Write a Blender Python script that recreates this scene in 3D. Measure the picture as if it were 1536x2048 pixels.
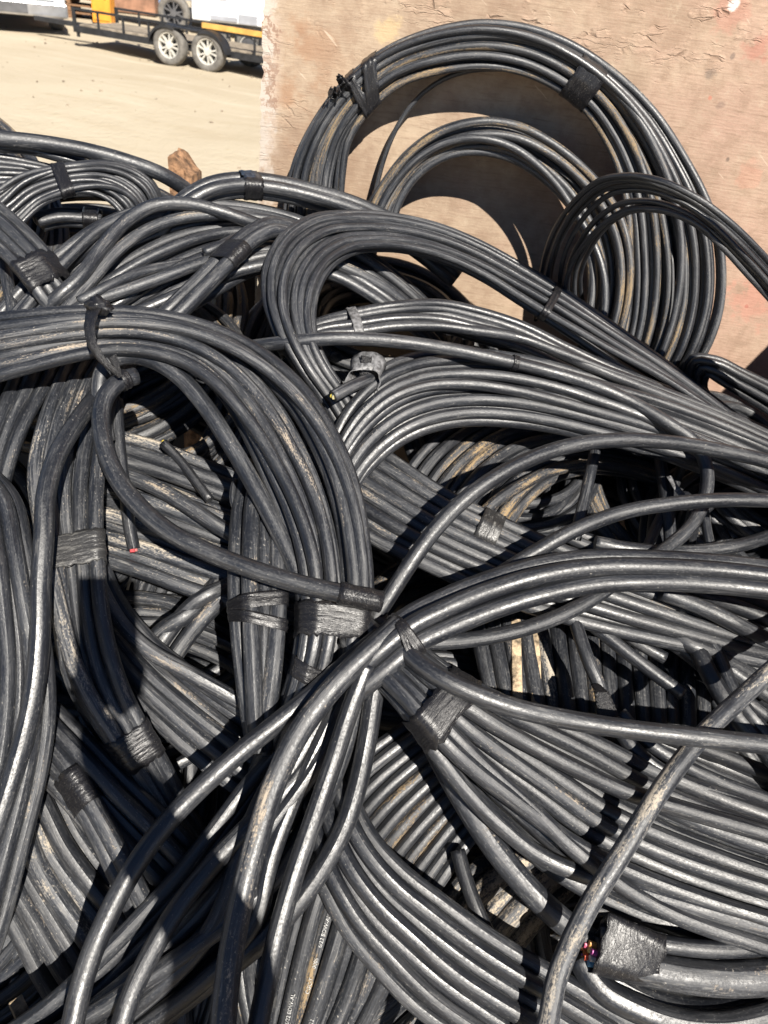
import bpy, bmesh, math, random
import numpy as np
from mathutils import Vector, Matrix

for o in list(bpy.data.objects):
    bpy.data.objects.remove(o, do_unlink=True)
S = bpy.context.scene
COL = S.collection
rad = math.radians
random.seed(7)
RNG = np.random.RandomState(11)

# ------------------------------------------------------------------ camera
PITCH, ROLL, FPX = rad(36.0), rad(7.8), 1479.0
CAM = np.array([0.0, 0.0, 1.67])
_fw = np.array([0, math.cos(PITCH), -math.sin(PITCH)])
_up = np.array([0, math.sin(PITCH), math.cos(PITCH)])
_rt = np.array([1.0, 0, 0])
RT = math.cos(ROLL) * _rt + math.sin(ROLL) * _up
UP = -math.sin(ROLL) * _rt + math.cos(ROLL) * _up
FW = _fw
cd = bpy.data.cameras.new('camera')
cam = bpy.data.objects.new('camera', cd)
COL.objects.link(cam)
cd.sensor_fit = 'VERTICAL'
cd.sensor_height = 36.0
cd.sensor_width = 27.0
cd.lens = FPX * 36.0 / 2048.0
cd.clip_start, cd.clip_end = 0.02, 2000.0
cam.matrix_world = Matrix(((RT[0], UP[0], -FW[0], CAM[0]), (RT[1], UP[1], -FW[1], CAM[1]),
                           (RT[2], UP[2], -FW[2], CAM[2]), (0, 0, 0, 1)))
cd.dof.use_dof = True
cd.dof.focus_distance = 1.0
cd.dof.aperture_fstop = 9.0
S.camera = cam


def ray(px, py):
    px, py = np.asarray(px, float), np.asarray(py, float)
    d = (px - 768.0)[..., None] * RT - (py - 1024.0)[..., None] * UP + FPX * FW
    return d


# ------------------------------------------------------------------ light
SUN_D = ray(262, 1172)
SUN_D = SUN_D / np.linalg.norm(SUN_D)
sl = bpy.data.lights.new('sun', 'SUN')
sl.energy = 5.0
sl.angle = rad(0.53)
sl.color = (1.0, 0.94, 0.85)
so = bpy.data.objects.new('sun', sl)
COL.objects.link(so)
so.rotation_euler = Vector(SUN_D).to_track_quat('-Z', 'Y').to_euler()
W = bpy.data.worlds.new('World')
S.world = W
W.use_nodes = True
wn = W.node_tree.nodes
wn.clear()
sky = wn.new('ShaderNodeTexSky')
sky.sky_type = 'NISHITA'
sky.sun_disc = False
sky.sun_elevation = math.asin(-SUN_D[2])
sky.sun_rotation = math.atan2(-SUN_D[0], -SUN_D[1])
sky.altitude = 2800.0
sky.air_density, sky.dust_density, sky.ozone_density = 0.75, 0.15, 2.5
bg = wn.new('ShaderNodeBackground')
bg.inputs['Strength'].default_value = 0.05
wo = wn.new('ShaderNodeOutputWorld')
W.node_tree.links.new(sky.outputs[0], bg.inputs[0])
W.node_tree.links.new(bg.outputs[0], wo.inputs[0])
S.view_settings.view_transform = 'Standard'
S.view_settings.look = 'None'
S.view_settings.gamma = 1.0
S.view_settings.use_curve_mapping = False
S.view_settings.exposure = 0.92
S.render.engine = 'CYCLES'
S.cycles.max_bounces = 6

# ------------------------------------------------------------------ surfaces the pixels are traced on
YW = 1.62            # face of the plywood


def heap(x, y):
    w = np.clip((y - 0.5) / 0.8, 0, 1.0)
    return 0.98 + 0.40 * (y - 0.85) - 0.20 * x * w - 0.5 * np.maximum(0, 0.92 - y) ** 2


def swell(p):
    """how much farther off the steepening front of the heap lies than an even slope would, so cables keep their width"""
    d = p - CAM
    y = p[1] * 1.0
    lo = (CAM[2] - 0.64) / (0.40 - d[2] / d[1])
    return float(np.clip(y / max(lo, 1e-3), 1.0, 1.3)) if y < 0.92 else 1.0


def P(px, py, h, surf='heap'):
    """point where the sight line of a photo pixel meets the heap (or wall) lifted by h"""
    d = ray(px, py)
    h = np.asarray(h, float)
    if surf == 'wall':
        t = (YW - h - CAM[1]) / d[..., 1]
        return CAM + t[..., None] * d
    lo = np.full(np.shape(px), 0.2 / FPX)
    hi = np.full(np.shape(px), 4.5 / FPX)
    for _ in range(40):
        m = 0.5 * (lo + hi)
        p = CAM + m[..., None] * d
        below = p[..., 2] < heap(p[..., 0], p[..., 1]) + h
        hi = np.where(below, m, hi)
        lo = np.where(below, lo, m)
    return CAM + (0.5 * (lo + hi))[..., None] * d


def G(px, py, z=0.0):
    d = ray(px, py)
    t = (z - CAM[2]) / d[2]
    return CAM + t * d


# ------------------------------------------------------------------ node helpers
def nmat(name):
    m = bpy.data.materials.new(name)
    m.use_nodes = True
    nt = m.node_tree
    b = nt.nodes['Principled BSDF']
    return m, nt, b


class NT:
    def __init__(s, nt):
        s.nt = nt

    def n(s, t, **kw):
        nd = s.nt.nodes.new(t)
        for k, v in kw.items():
            setattr(nd, k, v)
        return nd

    def link(s, a, b):
        s.nt.links.new(a, b)

    def setin(s, sock, v):
        if isinstance(v, bpy.types.NodeSocket):
            s.link(v, sock)
        else:
            sock.default_value = v

    def math(s, op, a, b=0.0, c=None):
        nd = s.n('ShaderNodeMath', operation=op)
        s.setin(nd.inputs[0], a)
        s.setin(nd.inputs[1], b)
        if c is not None:
            s.setin(nd.inputs[2], c)
        return nd.outputs[0]

    def noise(s, vec, scale, detail=3, rough=0.55):
        nd = s.n('ShaderNodeTexNoise')
        if vec is not None:
            s.link(vec, nd.inputs['Vector'])
        nd.inputs['Scale'].default_value = scale
        nd.inputs['Detail'].default_value = detail
        nd.inputs['Roughness'].default_value = rough
        return nd.outputs[0]

    def ramp(s, f, lo, hi, a=0.0, b=1.0):
        nd = s.n('ShaderNodeMapRange')
        nd.interpolation_type = 'SMOOTHSTEP'
        s.setin(nd.inputs[0], f)
        nd.inputs[1].default_value = lo
        nd.inputs[2].default_value = hi
        nd.inputs[3].default_value = a
        nd.inputs[4].default_value = b
        return nd.outputs[0]

    def mix(s, f, a, b):
        nd = s.n('ShaderNodeMix', data_type='RGBA')
        s.setin(nd.inputs[0], f)
        s.setin(nd.inputs[6], a if isinstance(a, bpy.types.NodeSocket) else (*a, 1))
        s.setin(nd.inputs[7], b if isinstance(b, bpy.types.NodeSocket) else (*b, 1))
        return nd.outputs[2]

    def vec(s, x, y, z):
        nd = s.n('ShaderNodeCombineXYZ')
        for i, v in enumerate((x, y, z)):
            s.setin(nd.inputs[i], v)
        return nd.outputs[0]

    def bump(s, h, strength, dist, b):
        nd = s.n('ShaderNodeBump')
        nd.inputs['Strength'].default_value = strength
        nd.inputs['Distance'].default_value = dist
        s.link(h, nd.inputs['Height'])
        s.link(nd.outputs[0], b.inputs['Normal'])


def cable_mat(name, film=0.25, streak=0.35, dust=0.2, rough=0.36, sand=(0.42, 0.34, 0.25), base=(0.0075, 0.0085, 0.0115), side=0.12):
    m, nt, b = nmat(name)
    N = NT(nt)
    uv = N.n('ShaderNodeUVMap').outputs[0]
    sx = N.n('ShaderNodeSeparateXYZ')
    N.link(uv, sx.inputs[0])
    oi = N.n('ShaderNodeObjectInfo').outputs['Random']
    rnd = N.math('MULTIPLY', oi, 37.0)
    ang = N.math('MULTIPLY', sx.outputs[1], 2 * math.pi)
    c, s_ = N.math('COSINE', ang), N.math('SINE', ang)
    u = sx.outputs[0]
    v_streak = N.vec(N.math('ADD', N.math('MULTIPLY', u, 5.0), rnd), N.math('MULTIPLY', c, 1.7), N.math('MULTIPLY', s_, 1.7))
    v_fine = N.vec(N.math('ADD', N.math('MULTIPLY', u, 30.0), rnd), N.math('MULTIPLY', c, 5.0), N.math('MULTIPLY', s_, 5.0))
    v_pat = N.vec(N.math('ADD', N.math('MULTIPLY', u, 9.0), rnd), N.math('MULTIPLY', c, 0.7), N.math('MULTIPLY', s_, 0.7))
    v_gr = N.vec(N.math('MULTIPLY', u, 110.0), N.math('MULTIPLY', c, 2.2), N.math('MULTIPLY', s_, 2.2))
    st = N.noise(v_streak, 1.0, 6, 0.68)
    fi = N.noise(v_fine, 1.0, 4, 0.7)
    pa = N.noise(v_pat, 1.0, 4, 0.6)
    gr = N.noise(v_gr, 2.4, 3, 0.7)
    geo = N.n('ShaderNodeNewGeometry')
    nz = N.n('ShaderNodeSeparateXYZ')
    N.link(geo.outputs['Normal'], nz.inputs[0])
    up = N.ramp(nz.outputs[2], 0.15, 0.9)
    vary = N.math('ADD', 0.55, N.math('MULTIPLY', oi, 0.9))
    patch = N.ramp(pa, 0.36, 0.66, 0.25, 1.0)
    fstreak = N.math('MULTIPLY', N.math('MULTIPLY', N.ramp(st, 0.50, 0.64), N.math('MULTIPLY', patch, streak)), vary)
    ffine = N.math('MULTIPLY', N.math('MULTIPLY', N.ramp(fi, 0.54, 0.66), patch), streak * 0.9)
    filmf = N.math('MULTIPLY', N.math('MULTIPLY', N.math('MULTIPLY', N.ramp(fi, 0.3, 0.6, 0.25, 1.0), N.ramp(gr, 0.35, 0.65, 0.55, 1.3)), patch), film)
    speck = N.math('MULTIPLY', N.math('MULTIPLY', N.ramp(gr, 0.63, 0.72), N.ramp(pa, 0.40, 0.58, 0.15, 1.0)), min(1.0, 0.35 + dust * 0.8))
    dsel = N.math('MULTIPLY', N.ramp(N.math('ADD', pa, N.math('MULTIPLY', N.math('SUBTRACT', gr, 0.5), 0.5)), 0.76 - 0.32 * dust, 0.86 - 0.24 * dust), min(1.0, dust * 1.5))
    dsel = N.math('MULTIPLY', dsel, N.math('ADD', side, N.math('MULTIPLY', up, 1.0 - side)))
    col = N.mix(filmf, base, (0.086, 0.098, 0.122))
    col = N.mix(fstreak, col, (0.165, 0.165, 0.168))
    col = N.mix(ffine, col, (0.27, 0.26, 0.24))
    col = N.mix(speck, col, (0.42, 0.39, 0.34))
    col = N.mix(dsel, col, sand)
    N.link(col, b.inputs['Base Color'])
    r = N.math('ADD', rough - 0.07, N.math('MULTIPLY', fi, 0.18))
    r = N.math('ADD', r, N.math('MULTIPLY', N.math('MAXIMUM', fstreak, dsel), 0.45))
    r = N.math('ADD', r, N.ramp(gr, 0.42, 0.66, -0.05, 0.13))
    r = N.math('ADD', r, N.ramp(pa, 0.40, 0.62, -0.04, 0.10))
    N.link(r, b.inputs['Roughness'])
    b.inputs['Specular IOR Level'].default_value = 0.8
    hgt = N.math('ADD', N.math('MULTIPLY', st, 0.7), N.math('ADD', N.math('ADD', N.math('MULTIPLY', fi, 0.35), N.math('MULTIPLY', gr, 0.55)), N.math('MULTIPLY', dsel, 0.5)))
    N.bump(hgt, 0.30, 0.0012, b)
    return m


def simple(name, col, rough=0.6, metal=0.0, var=0.15, scale=30.0, bump=0.0, coat=0.0):
    m, nt, b = nmat(name)
    N = NT(nt)
    tc = N.n('ShaderNodeTexCoord').outputs['Object']
    a = N.noise(tc, scale, 4, 0.6)
    dark = tuple(c * (1 - var * 1.6) for c in col)
    lite = tuple(min(1, c * (1 + var)) for c in col)
    N.link(N.mix(N.ramp(a, 0.3, 0.7), dark, lite), b.inputs['Base Color'])
    N.link(N.math('ADD', rough - 0.08, N.math('MULTIPLY', a, 0.16)), b.inputs['Roughness'])
    b.inputs['Metallic'].default_value = metal
    b.inputs['Coat Weight'].default_value = coat
    if bump:
        N.bump(a, bump, 0.01, b)
    return m


M = {}
M['clean'] = cable_mat('cable_clean', 0.12, 0.20, 0.12, 0.38)
M['scuff'] = cable_mat('cable_scuffed', 0.21, 0.34, 0.24, 0.42)
M['dusty'] = cable_mat('cable_dusty', 0.25, 0.48, 0.44, 0.46)
M['mud'] = cable_mat('cable_muddy', 0.24, 0.50, 0.72, 0.50, sand=(0.27, 0.19, 0.10), side=0.75)
M['grey'] = cable_mat('cable_grey', 0.60, 0.80, 0.75, 0.48, sand=(0.40, 0.35, 0.28))
M['sand'] = cable_mat('cable_sanded', 0.24, 0.38, 0.60, 0.42, sand=(0.40, 0.33, 0.25))
M['caked'] = cable_mat('cable_caked', 0.7, 1.0, 1.0, 0.7, sand=(0.47, 0.39, 0.29))
M['blank'] = cable_mat('cable_dark', 0.04, 0.12, 0.02, 0.40)


def tape_mat(name='black_tape', c0=(0.010, 0.010, 0.012), c1=(0.05, 0.05, 0.052), f=0.35):
    m, nt, b = nmat(name)
    N = NT(nt)
    uv = N.n('ShaderNodeUVMap').outputs[0]
    sx = N.n('ShaderNodeSeparateXYZ')
    N.link(uv, sx.inputs[0])
    v = N.vec(N.math('MULTIPLY', sx.outputs[0], 220.0), N.math('MULTIPLY', sx.outputs[1], 9.0), 0.0)
    w = N.noise(v, 1.0, 4, 0.6)
    tc = N.n('ShaderNodeTexCoord').outputs['Object']
    sp = N.noise(tc, 900.0, 2, 0.6)
    col = N.mix(N.ramp(w, 0.52, 0.8, 0.0, f), c0, c1)
    col = N.mix(N.ramp(sp, 0.66, 0.72, 0, 0.6), col, (0.4, 0.37, 0.32))
    N.link(col, b.inputs['Base Color'])
    N.link(N.ramp(w, 0.3, 0.8, 0.30, 0.5), b.inputs['Roughness'])
    N.bump(w, 0.6, 0.003, b)
    return m


M['tape'] = tape_mat()
M['cleartape'] = tape_mat('dull_clear_tape', (0.030, 0.030, 0.031), (0.24, 0.235, 0.22), 0.8)
M['greytape'] = simple('grey_backed_tape', (0.15, 0.15, 0.155), 0.45, 0, 0.4, 120, 0.2)

# ------------------------------------------------------------------ object helpers


def link(o, parent=None):
    COL.objects.link(o)
    if parent is not None:
        o.parent = parent
    return o


def mesh_obj(name, verts, faces, mat, parent=None, smooth=False, uvs=None):
    me = bpy.data.meshes.new(name)
    me.from_pydata([tuple(v) for v in verts], [], [tuple(f) for f in faces])
    if mat:
        me.materials.append(mat)
    if smooth:
        me.polygons.foreach_set('use_smooth', [True] * len(me.polygons))
    o = bpy.data.objects.new(name, me)
    if uvs is not None:
        ul = me.uv_layers.new(name='UVMap')
        li = np.zeros(len(me.loops), dtype=np.int32)
        me.loops.foreach_get('vertex_index', li)
        ul.data.foreach_set('uv', np.asarray(uvs, float)[li].ravel())
    return link(o, parent)


def bm_obj(name, bm, mat, parent=None, smooth=False, bevel=0.0, loc=None):
    me = bpy.data.meshes.new(name)
    bm.normal_update()
    bm.to_mesh(me)
    bm.free()
    if mat:
        me.materials.append(mat)
    if smooth:
        me.polygons.foreach_set('use_smooth', [True] * len(me.polygons))
    o = bpy.data.objects.new(name, me)
    if loc is not None:
        o.location = loc
    link(o, parent)
    if bevel:
        md = o.modifiers.new('bevel', 'BEVEL')
        md.width = bevel
        md.segments = 2
        md.limit_method = 'ANGLE'
    return o


def tag(o, label=None, cat=None, group=None, kind=None):
    if label:
        o['label'] = label
    if cat:
        o['category'] = cat
    if group:
        o['group'] = group
    if kind:
        o['kind'] = kind
    return o


def empty(name, loc, label, cat, group=None, rz=0.0):
    o = bpy.data.objects.new(name, None)
    o.empty_display_size = 0.05
    o.location = tuple(float(v) for v in loc)
    o.rotation_euler = (0, 0, rz)
    link(o)
    return tag(o, label, cat, group)


def frames(p):
    t = np.gradient(p, axis=0)
    t /= np.linalg.norm(t, axis=1)[:, None] + 1e-12
    n = np.zeros_like(p)
    a = np.array([0, 0, 1.0]) if abs(t[0, 2]) < 0.9 else np.array([1.0, 0, 0])
    a = a - t[0] * a.dot(t[0])
    n[0] = a / np.linalg.norm(a)
    for i in range(1, len(p)):
        v = n[i - 1] - t[i] * n[i - 1].dot(t[i])
        n[i] = v / (np.linalg.norm(v) + 1e-12)
    return t, n, np.cross(t, n)


def tube(name, p, r, mat, parent=None, sides=12, cap=True, taper=None):
    """a round cable along the points p"""
    p = np.asarray(p, float)
    org = np.array(parent.location) if parent is not None else np.zeros(3)
    t, n, b = frames(p)
    m = len(p)
    a = np.linspace(0, 2 * math.pi, sides + 1)
    rr = (np.full(m, r) if np.isscalar(r) else np.asarray(r))[:, None, None]
    ring = p[:, None, :] + rr * (np.cos(a)[None, :, None] * n[:, None, :] + np.sin(a)[None, :, None] * b[:, None, :])
    v = (ring - org).reshape(-1, 3)
    L = np.concatenate([[0], np.cumsum(np.linalg.norm(np.diff(p, axis=0), axis=1))])
    uv = np.stack(np.broadcast_arrays(L[:, None], (a / (2 * math.pi))[None, :]), -1).reshape(-1, 2)
    k = sides + 1
    i0 = (np.arange(m - 1)[:, None] * k + np.arange(sides)[None, :]).ravel()
    f = np.stack([i0, i0 + 1, i0 + k + 1, i0 + k], 1)
    nq = len(f)
    me = bpy.data.meshes.new(name)
    ncap = 2 if cap else 0
    me.vertices.add(len(v))
    me.vertices.foreach_set('co', v.ravel())
    loops = list(f.ravel())
    starts = list(range(0, nq * 4, 4))
    if cap:
        starts += [nq * 4, nq * 4 + sides]
        loops += list(range(sides - 1, -1, -1)) + list(range((m - 1) * k, (m - 1) * k + sides))
    me.loops.add(len(loops))
    me.loops.foreach_set('vertex_index', np.array(loops, dtype=np.int32))
    me.polygons.add(nq + ncap)
    me.polygons.foreach_set('loop_start', np.array(starts, dtype=np.int32))
    me.polygons.foreach_set('use_smooth', np.array([True] * nq + [False] * ncap))
    ul = me.uv_layers.new(name='UVMap')
    ul.data.foreach_set('uv', uv[np.array(loops)].ravel())
    me.update(calc_edges=True)
    me.validate()
    me.materials.append(mat)
    o = bpy.data.objects.new(name, me)
    return link(o, parent)


def spline(pts, s):
    """natural-looking interpolation of rows of pts at fractions s (Catmull-Rom, chord-length)"""
    pts = np.asarray(pts, float)
    d = np.linalg.norm(np.diff(pts[:, :2], axis=0), axis=1)
    if pts.shape[1] > 3:
        mid = 0.5 * (pts[:, 0:2] + pts[:, 2:4])
        d = np.linalg.norm(np.diff(mid, axis=0), axis=1) + 1e-6
    k = np.concatenate([[0], np.cumsum(d)])
    k /= k[-1]
    tang = np.zeros_like(pts)
    dk = np.diff(k)[:, None]
    sl_ = np.diff(pts, axis=0) / dk
    tang[1:-1] = (sl_[:-1] * dk[1:] + sl_[1:] * dk[:-1]) / (dk[1:] + dk[:-1])
    tang[0] = 1.5 * sl_[0] - 0.5 * tang[1]
    tang[-1] = 1.5 * sl_[-1] - 0.5 * tang[-2]
    i = np.clip(np.searchsorted(k, s, side='right') - 1, 0, len(k) - 2)
    h = (k[i + 1] - k[i])[:, None]
    x = ((s - k[i]) / h[:, 0])[:, None]
    return ((2 * x ** 3 - 3 * x ** 2 + 1) * pts[i] + (x ** 3 - 2 * x ** 2 + x) * h * tang[i]
            + (-2 * x ** 3 + 3 * x ** 2) * pts[i + 1] + (x ** 3 - x ** 2) * h * tang[i + 1])


WSC = [1.0]


def wob(s, rng, f=1.6):
    f = f * WSC[0]
    return (math.sin(rng.uniform(0, 6.3)) * 0.25
            + 0.55 * np.sin(2 * math.pi * f * rng.uniform(0.6, 1.2) * s + rng.uniform(0, 6.3))
            + 0.35 * np.sin(2 * math.pi * f * 2.1 * rng.uniform(0.7, 1.2) * s + rng.uniform(0, 6.3)))


COILS = {}


def run_on(p, q0, q1, rng):
    """outside the picture a cable goes on in its own direction, sagging down the side of the heap"""
    def out(x, y):
        return x < -15 or x > 1551 or y > 2063
    for end, qq in ((0, q0), (1, q1)):
        if not out(qq[0], qq[1]):
            continue
        e, b = (p[0], p[3]) if end == 0 else (p[-1], p[-4])
        t = (e - b) / (np.linalg.norm(e - b) + 1e-9)
        l = np.linspace(0.012, rng.uniform(0.22, 0.40), 12)[:, None]
        ext = e + t * l * np.array([1, 1, 0.6]) + np.array([0, 0, -1.0]) * rng.uniform(1.6, 2.6) * l ** 2
        if e[2] < 1.4:
            ext[:, 2] = np.maximum(ext[:, 2], 0.19)
        ext[:, 0] = np.minimum(ext[:, 0], 0.97 + 0.0 * ext[:, 0]) if e[0] < 0.97 else ext[:, 0]
        ext[:, 1] = np.minimum(ext[:, 1], YW - 0.03) if e[0] > -0.4 else ext[:, 1]
        p = np.vstack([ext[::-1], p]) if end == 0 else np.vstack([p, ext])
    return p




def hull2(pts):
    pts = sorted(map(tuple, pts))
    def half(ps):
        h = []
        for q in ps:
            while len(h) > 1 and (h[-1][0] - h[-2][0]) * (q[1] - h[-2][1]) - (h[-1][1] - h[-2][1]) * (q[0] - h[-2][0]) <= 0:
                h.pop()
            h.append(q)
        return h
    a, b = half(pts), half(pts[::-1])
    return np.array(a[:-1] + b[:-1])


def tape(coil, s0, width, name='tape_band', mat=None, skew=0.0, sel=None, grow=0.0012, label=None, rag=0.0):
    """tape wound round the turns of a coil at fraction s0 of its length: hull of the turns, lofted along them"""
    c = COILS[coil]
    st = c['strands'] if sel is None else [c['strands'][i] for i in sel if i < c.get('n', 99)]
    rr = c['r']
    mean = np.mean([q for q in st], axis=0)
    m = len(mean)
    i0 = int(np.clip(s0 * (m - 1), 2, m - 3))
    tg = mean[i0 + 2] - mean[i0 - 2]
    tg /= np.linalg.norm(tg)
    vw = CAM - mean[i0]
    e2 = vw - tg * vw.dot(tg)
    e2 /= np.linalg.norm(e2)
    e1 = np.cross(e2, tg)
    rng = np.random.RandomState(int(s0 * 1000) + len(coil))
    rings = []
    secs = np.linspace(-0.5, 0.5, 7) * width
    nn = 56
    for si, off in enumerate(secs):
        pts = []
        for q in st:
            d = (q - mean[i0]) @ tg
            lat = (q - mean[i0]) @ e1
            dd = d - skew * lat - off
            j = int(np.argmin(np.abs(dd) + 3.0 * np.linalg.norm(q - mean[i0], axis=1) * 0.2))
            w = q[j]
            a = np.linspace(0, 2 * math.pi, 12, endpoint=False)
            g = rr + grow + 0.0006 * math.sin(si * 2.1)
            pts += [((w - mean[i0]) @ e1 + g * math.cos(x), (w - mean[i0]) @ e2 + g * math.sin(x)) for x in a]
        h = hull2(pts)
        # resample by length, starting at the side turned away
        k = int(np.argmin(h[:, 1]))
        h = np.roll(h, -k, axis=0)
        hc = np.vstack([h, h[:1]])
        L = np.concatenate([[0], np.cumsum(np.linalg.norm(np.diff(hc, axis=0), axis=1))])
        u = np.linspace(0, L[-1], nn)
        x, y = np.interp(u, L, hc[:, 0]), np.interp(u, L, hc[:, 1])
        edge = rag * (1 if si in (0, 6) else 0) * rng.uniform(-1, 1, nn)
        along = off + skew * x + edge
        rings.append(mean[i0] + x[:, None] * e1 + y[:, None] * e2 + along[:, None] * tg)
    V = np.array(rings)
    par = c['root']
    org = np.array(par.location)
    ns = len(secs)
    v = (V - org).reshape(-1, 3)
    uv = np.stack(np.broadcast_arrays((secs + width)[:, None], np.linspace(0, 1, nn)[None, :]), -1).reshape(-1, 2)
    f = []
    for i in range(ns - 1):
        for j in range(nn - 1):
            a = i * nn + j
            f.append((a, a + 1, a + nn + 1, a + nn))
    o = mesh_obj(name, v, f, mat or M['tape'], par, True, uv)
    md = o.modifiers.new('solid', 'SOLIDIFY')
    md.thickness = 0.0008
    md.offset = 1
    if label:
        o['label'] = label
    return o


def coil(key, name, label, st, n, r, mat='scuff', surf='heap', layers=2, arch=1.0, amp=0.55, cat='cable coil',
         group=None, fill=1.0, cross=1, mats=None, seed=None, sides=12, loose=0.0):
    """a taped bundle of cable turns; every station is (outer x, outer y, inner x, inner y, height in cm)"""
    rng = np.random.RandomState(seed if seed is not None else sum(map(ord, key)) * 7 + len(key))
    if n > 4:
        n, r = int(round(n * 1.16)), r * 0.845
    st = np.array(st, float)
    st[:, 4] /= 100.0
    mid = 0.5 * (st[:, 0:2] + st[:, 2:4])
    plen = np.linalg.norm(np.diff(mid, axis=0), axis=1).sum()
    ns = int(np.clip(plen / 11.0, 14, 150))
    s = np.linspace(0, 1, ns)
    WSC[0] = float(np.clip(plen / 1500.0, 0.18, 1.0))
    q = spline(st, s)
    mp = P(q[:, 0] * 0.5 + q[:, 2] * 0.5, q[:, 1] * 0.5 + q[:, 3] * 0.5, q[:, 4], surf)
    k = ns // 2
    if surf == 'heap':
        r = r * swell(mp[k])
    root = empty(name, mp[k], label, cat, group)
    strands = []
    eo = P(q[:, 0], q[:, 1], q[:, 4], surf)
    ei = P(q[:, 2], q[:, 3], q[:, 4], surf)
    tg = np.gradient(mp, axis=0)
    tg /= np.linalg.norm(tg, axis=1)[:, None] + 1e-9
    wd = ei - eo
    wid = np.linalg.norm(wd - tg * np.sum(wd * tg, axis=1)[:, None], axis=1)
    if n > 4:
        n = min(n, max(4, int(round((1.3 if surf == 'heap' else 1.9) * np.median(wid) / (2 * r)))))
    common = wob(s, rng)
    for lay in range(layers):
        nl = n if lay == 0 else max(1, n - 1)
        # where the bundle narrows the turns ride up over each other
        sp = np.maximum(wid / max(nl, 1), 1e-4)
        need2 = np.sqrt(np.maximum(0, (2.06 * r) ** 2 - np.minimum(sp, 2.06 * r) ** 2))
        if nl == 1:
            need2 = need2 * 0
        slack = np.clip((sp - 2.0 * r) / sp, 0.2, 0.5)
        for i in range(nl):
            f0 = (i + 0.5) / nl if lay == 0 else (i + 1.0) / (nl + 1)
            own = wob(s, rng)
            f = f0 + amp * (0.30 * common + 0.9 * slack * own) / nl
            lev = (i % 2) if nl > 1 else 0
            dh = need2 * (lev - 0.5) + 0.16 * r * wob(s, rng, 1.2)
            if lay == 0 and cross and nl > 3 and rng.rand() < 0.15 * cross:
                g0 = np.clip(f0 + rng.choice([-1, 1]) * rng.uniform(1.5, 4.0) / nl, 0.04, 0.96)
                c0 = rng.uniform(0.2, 0.8)
                w = 1 / (1 + np.exp(-(s - c0) * rng.uniform(9, 16)))
                f = f * (1 - w) + g0 * w
                dh = np.maximum(dh, 0) + (1.9 * r + 0.5 * need2) * (0.35 + 0.65 * np.exp(-((s - c0) / 0.3) ** 2))
            f = np.clip(f, 0.01, 0.99)
            f = 0.5 + (f - 0.5) * fill
            h = q[:, 4] + dh - lay * (2.1 * r + 0.5 * need2) + arch * r * 1.6 * (1 - (2 * f - 1) ** 2) + loose * wob(s, rng, 0.8)
            x = q[:, 0] * (1 - f) + q[:, 2] * f
            y = q[:, 1] * (1 - f) + q[:, 3] * f
            p = P(x, y, h, surf)
            strands.append(p)
            mt = mat if not mats else mats[rng.randint(len(mats))]
            tube('cable_turn', run_on(p, (x[0], y[0]), (x[-1], y[-1]), rng), r * rng.uniform(0.93, 1.03), M[mt], root, sides)
    COILS[key] = dict(strands=strands, r=r, root=root, q=q, n=n)
    return root


def cable(key, label, pts, r, mat='scuff', surf='heap', name='loose_cable', cat='cable', parent=None, part='cable', tips=None, sides=14, group=None):
    """one loose cable; every point is (x, y, height in cm)"""
    st = np.array(pts, float)
    st[:, 2] /= 100.0
    plen = np.linalg.norm(np.diff(st[:, :2], axis=0), axis=1).sum()
    ns = int(np.clip(plen / 9.0, 12, 200))
    q = spline(st, np.linspace(0, 1, ns))
    p = P(q[:, 0], q[:, 1], q[:, 2], surf)
    if surf == 'heap':
        r = r * swell(p[ns // 2])
    for _ in range(2):
        p[1:-1] = 0.25 * p[:-2] + 0.5 * p[1:-1] + 0.25 * p[2:]
    p0 = p
    p = run_on(p, q[0], q[-1], np.random.RandomState(len(key) * 31 + ord(key[0])))
    if parent is not None:
        o = tube(part, p, r, M[mat], parent, sides)
        root = parent
    elif tips:
        root = empty(name, p[ns // 2], label, cat, group)
        tube(part, p, r, M[mat], root, sides)
    else:
        o = tube(name, p, r, M[mat], None, sides)
        root = tag(o, label, cat, group)
    COILS[key] = dict(strands=[p0], r=r, root=root, q=q)
    if tips:
        for (at, cols) in tips:
            e = p[0] if at == 0 else p[-1]
            d = p[0] - p[1] if at == 0 else p[-1] - p[-2]
            wires(e, d / np.linalg.norm(d), r, cols, root)
    return root


WCOL = {}


def wires(e, d, r, cols, root):
    """insulated conductors sticking out of a cut end"""
    org = np.array(root.location)
    a = np.cross(d, [0.2, 0.3, 1.0])
    a /= np.linalg.norm(a)
    b = np.cross(d, a)
    nn = len(cols)
    rng = np.random.RandomState(nn)
    for i, c in enumerate(cols):
        if c not in WCOL:
            WCOL[c] = simple('wire_insulation', c, 0.4, 0, 0.08, 100)
        rr = r * 0.62 * math.sqrt((i + 0.5) / nn)
        th = i * 2.4
        q = e + rr * (math.cos(th) * a + math.sin(th) * b)
        ln = r * rng.uniform(0.35, 0.7)
        pp = [q - d * 0.004 + d * (0.004 + ln) * k / 4 + (a * math.cos(th) + b * math.sin(th)) * 0.0008 * (k / 4) ** 2 for k in range(5)]
        tube('wire', np.array(pp), r * 0.42 / math.sqrt(max(1, nn / 3.0)), WCOL[c], root, 8)


exec_parts = []
# ================================================================== SETTING


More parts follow.
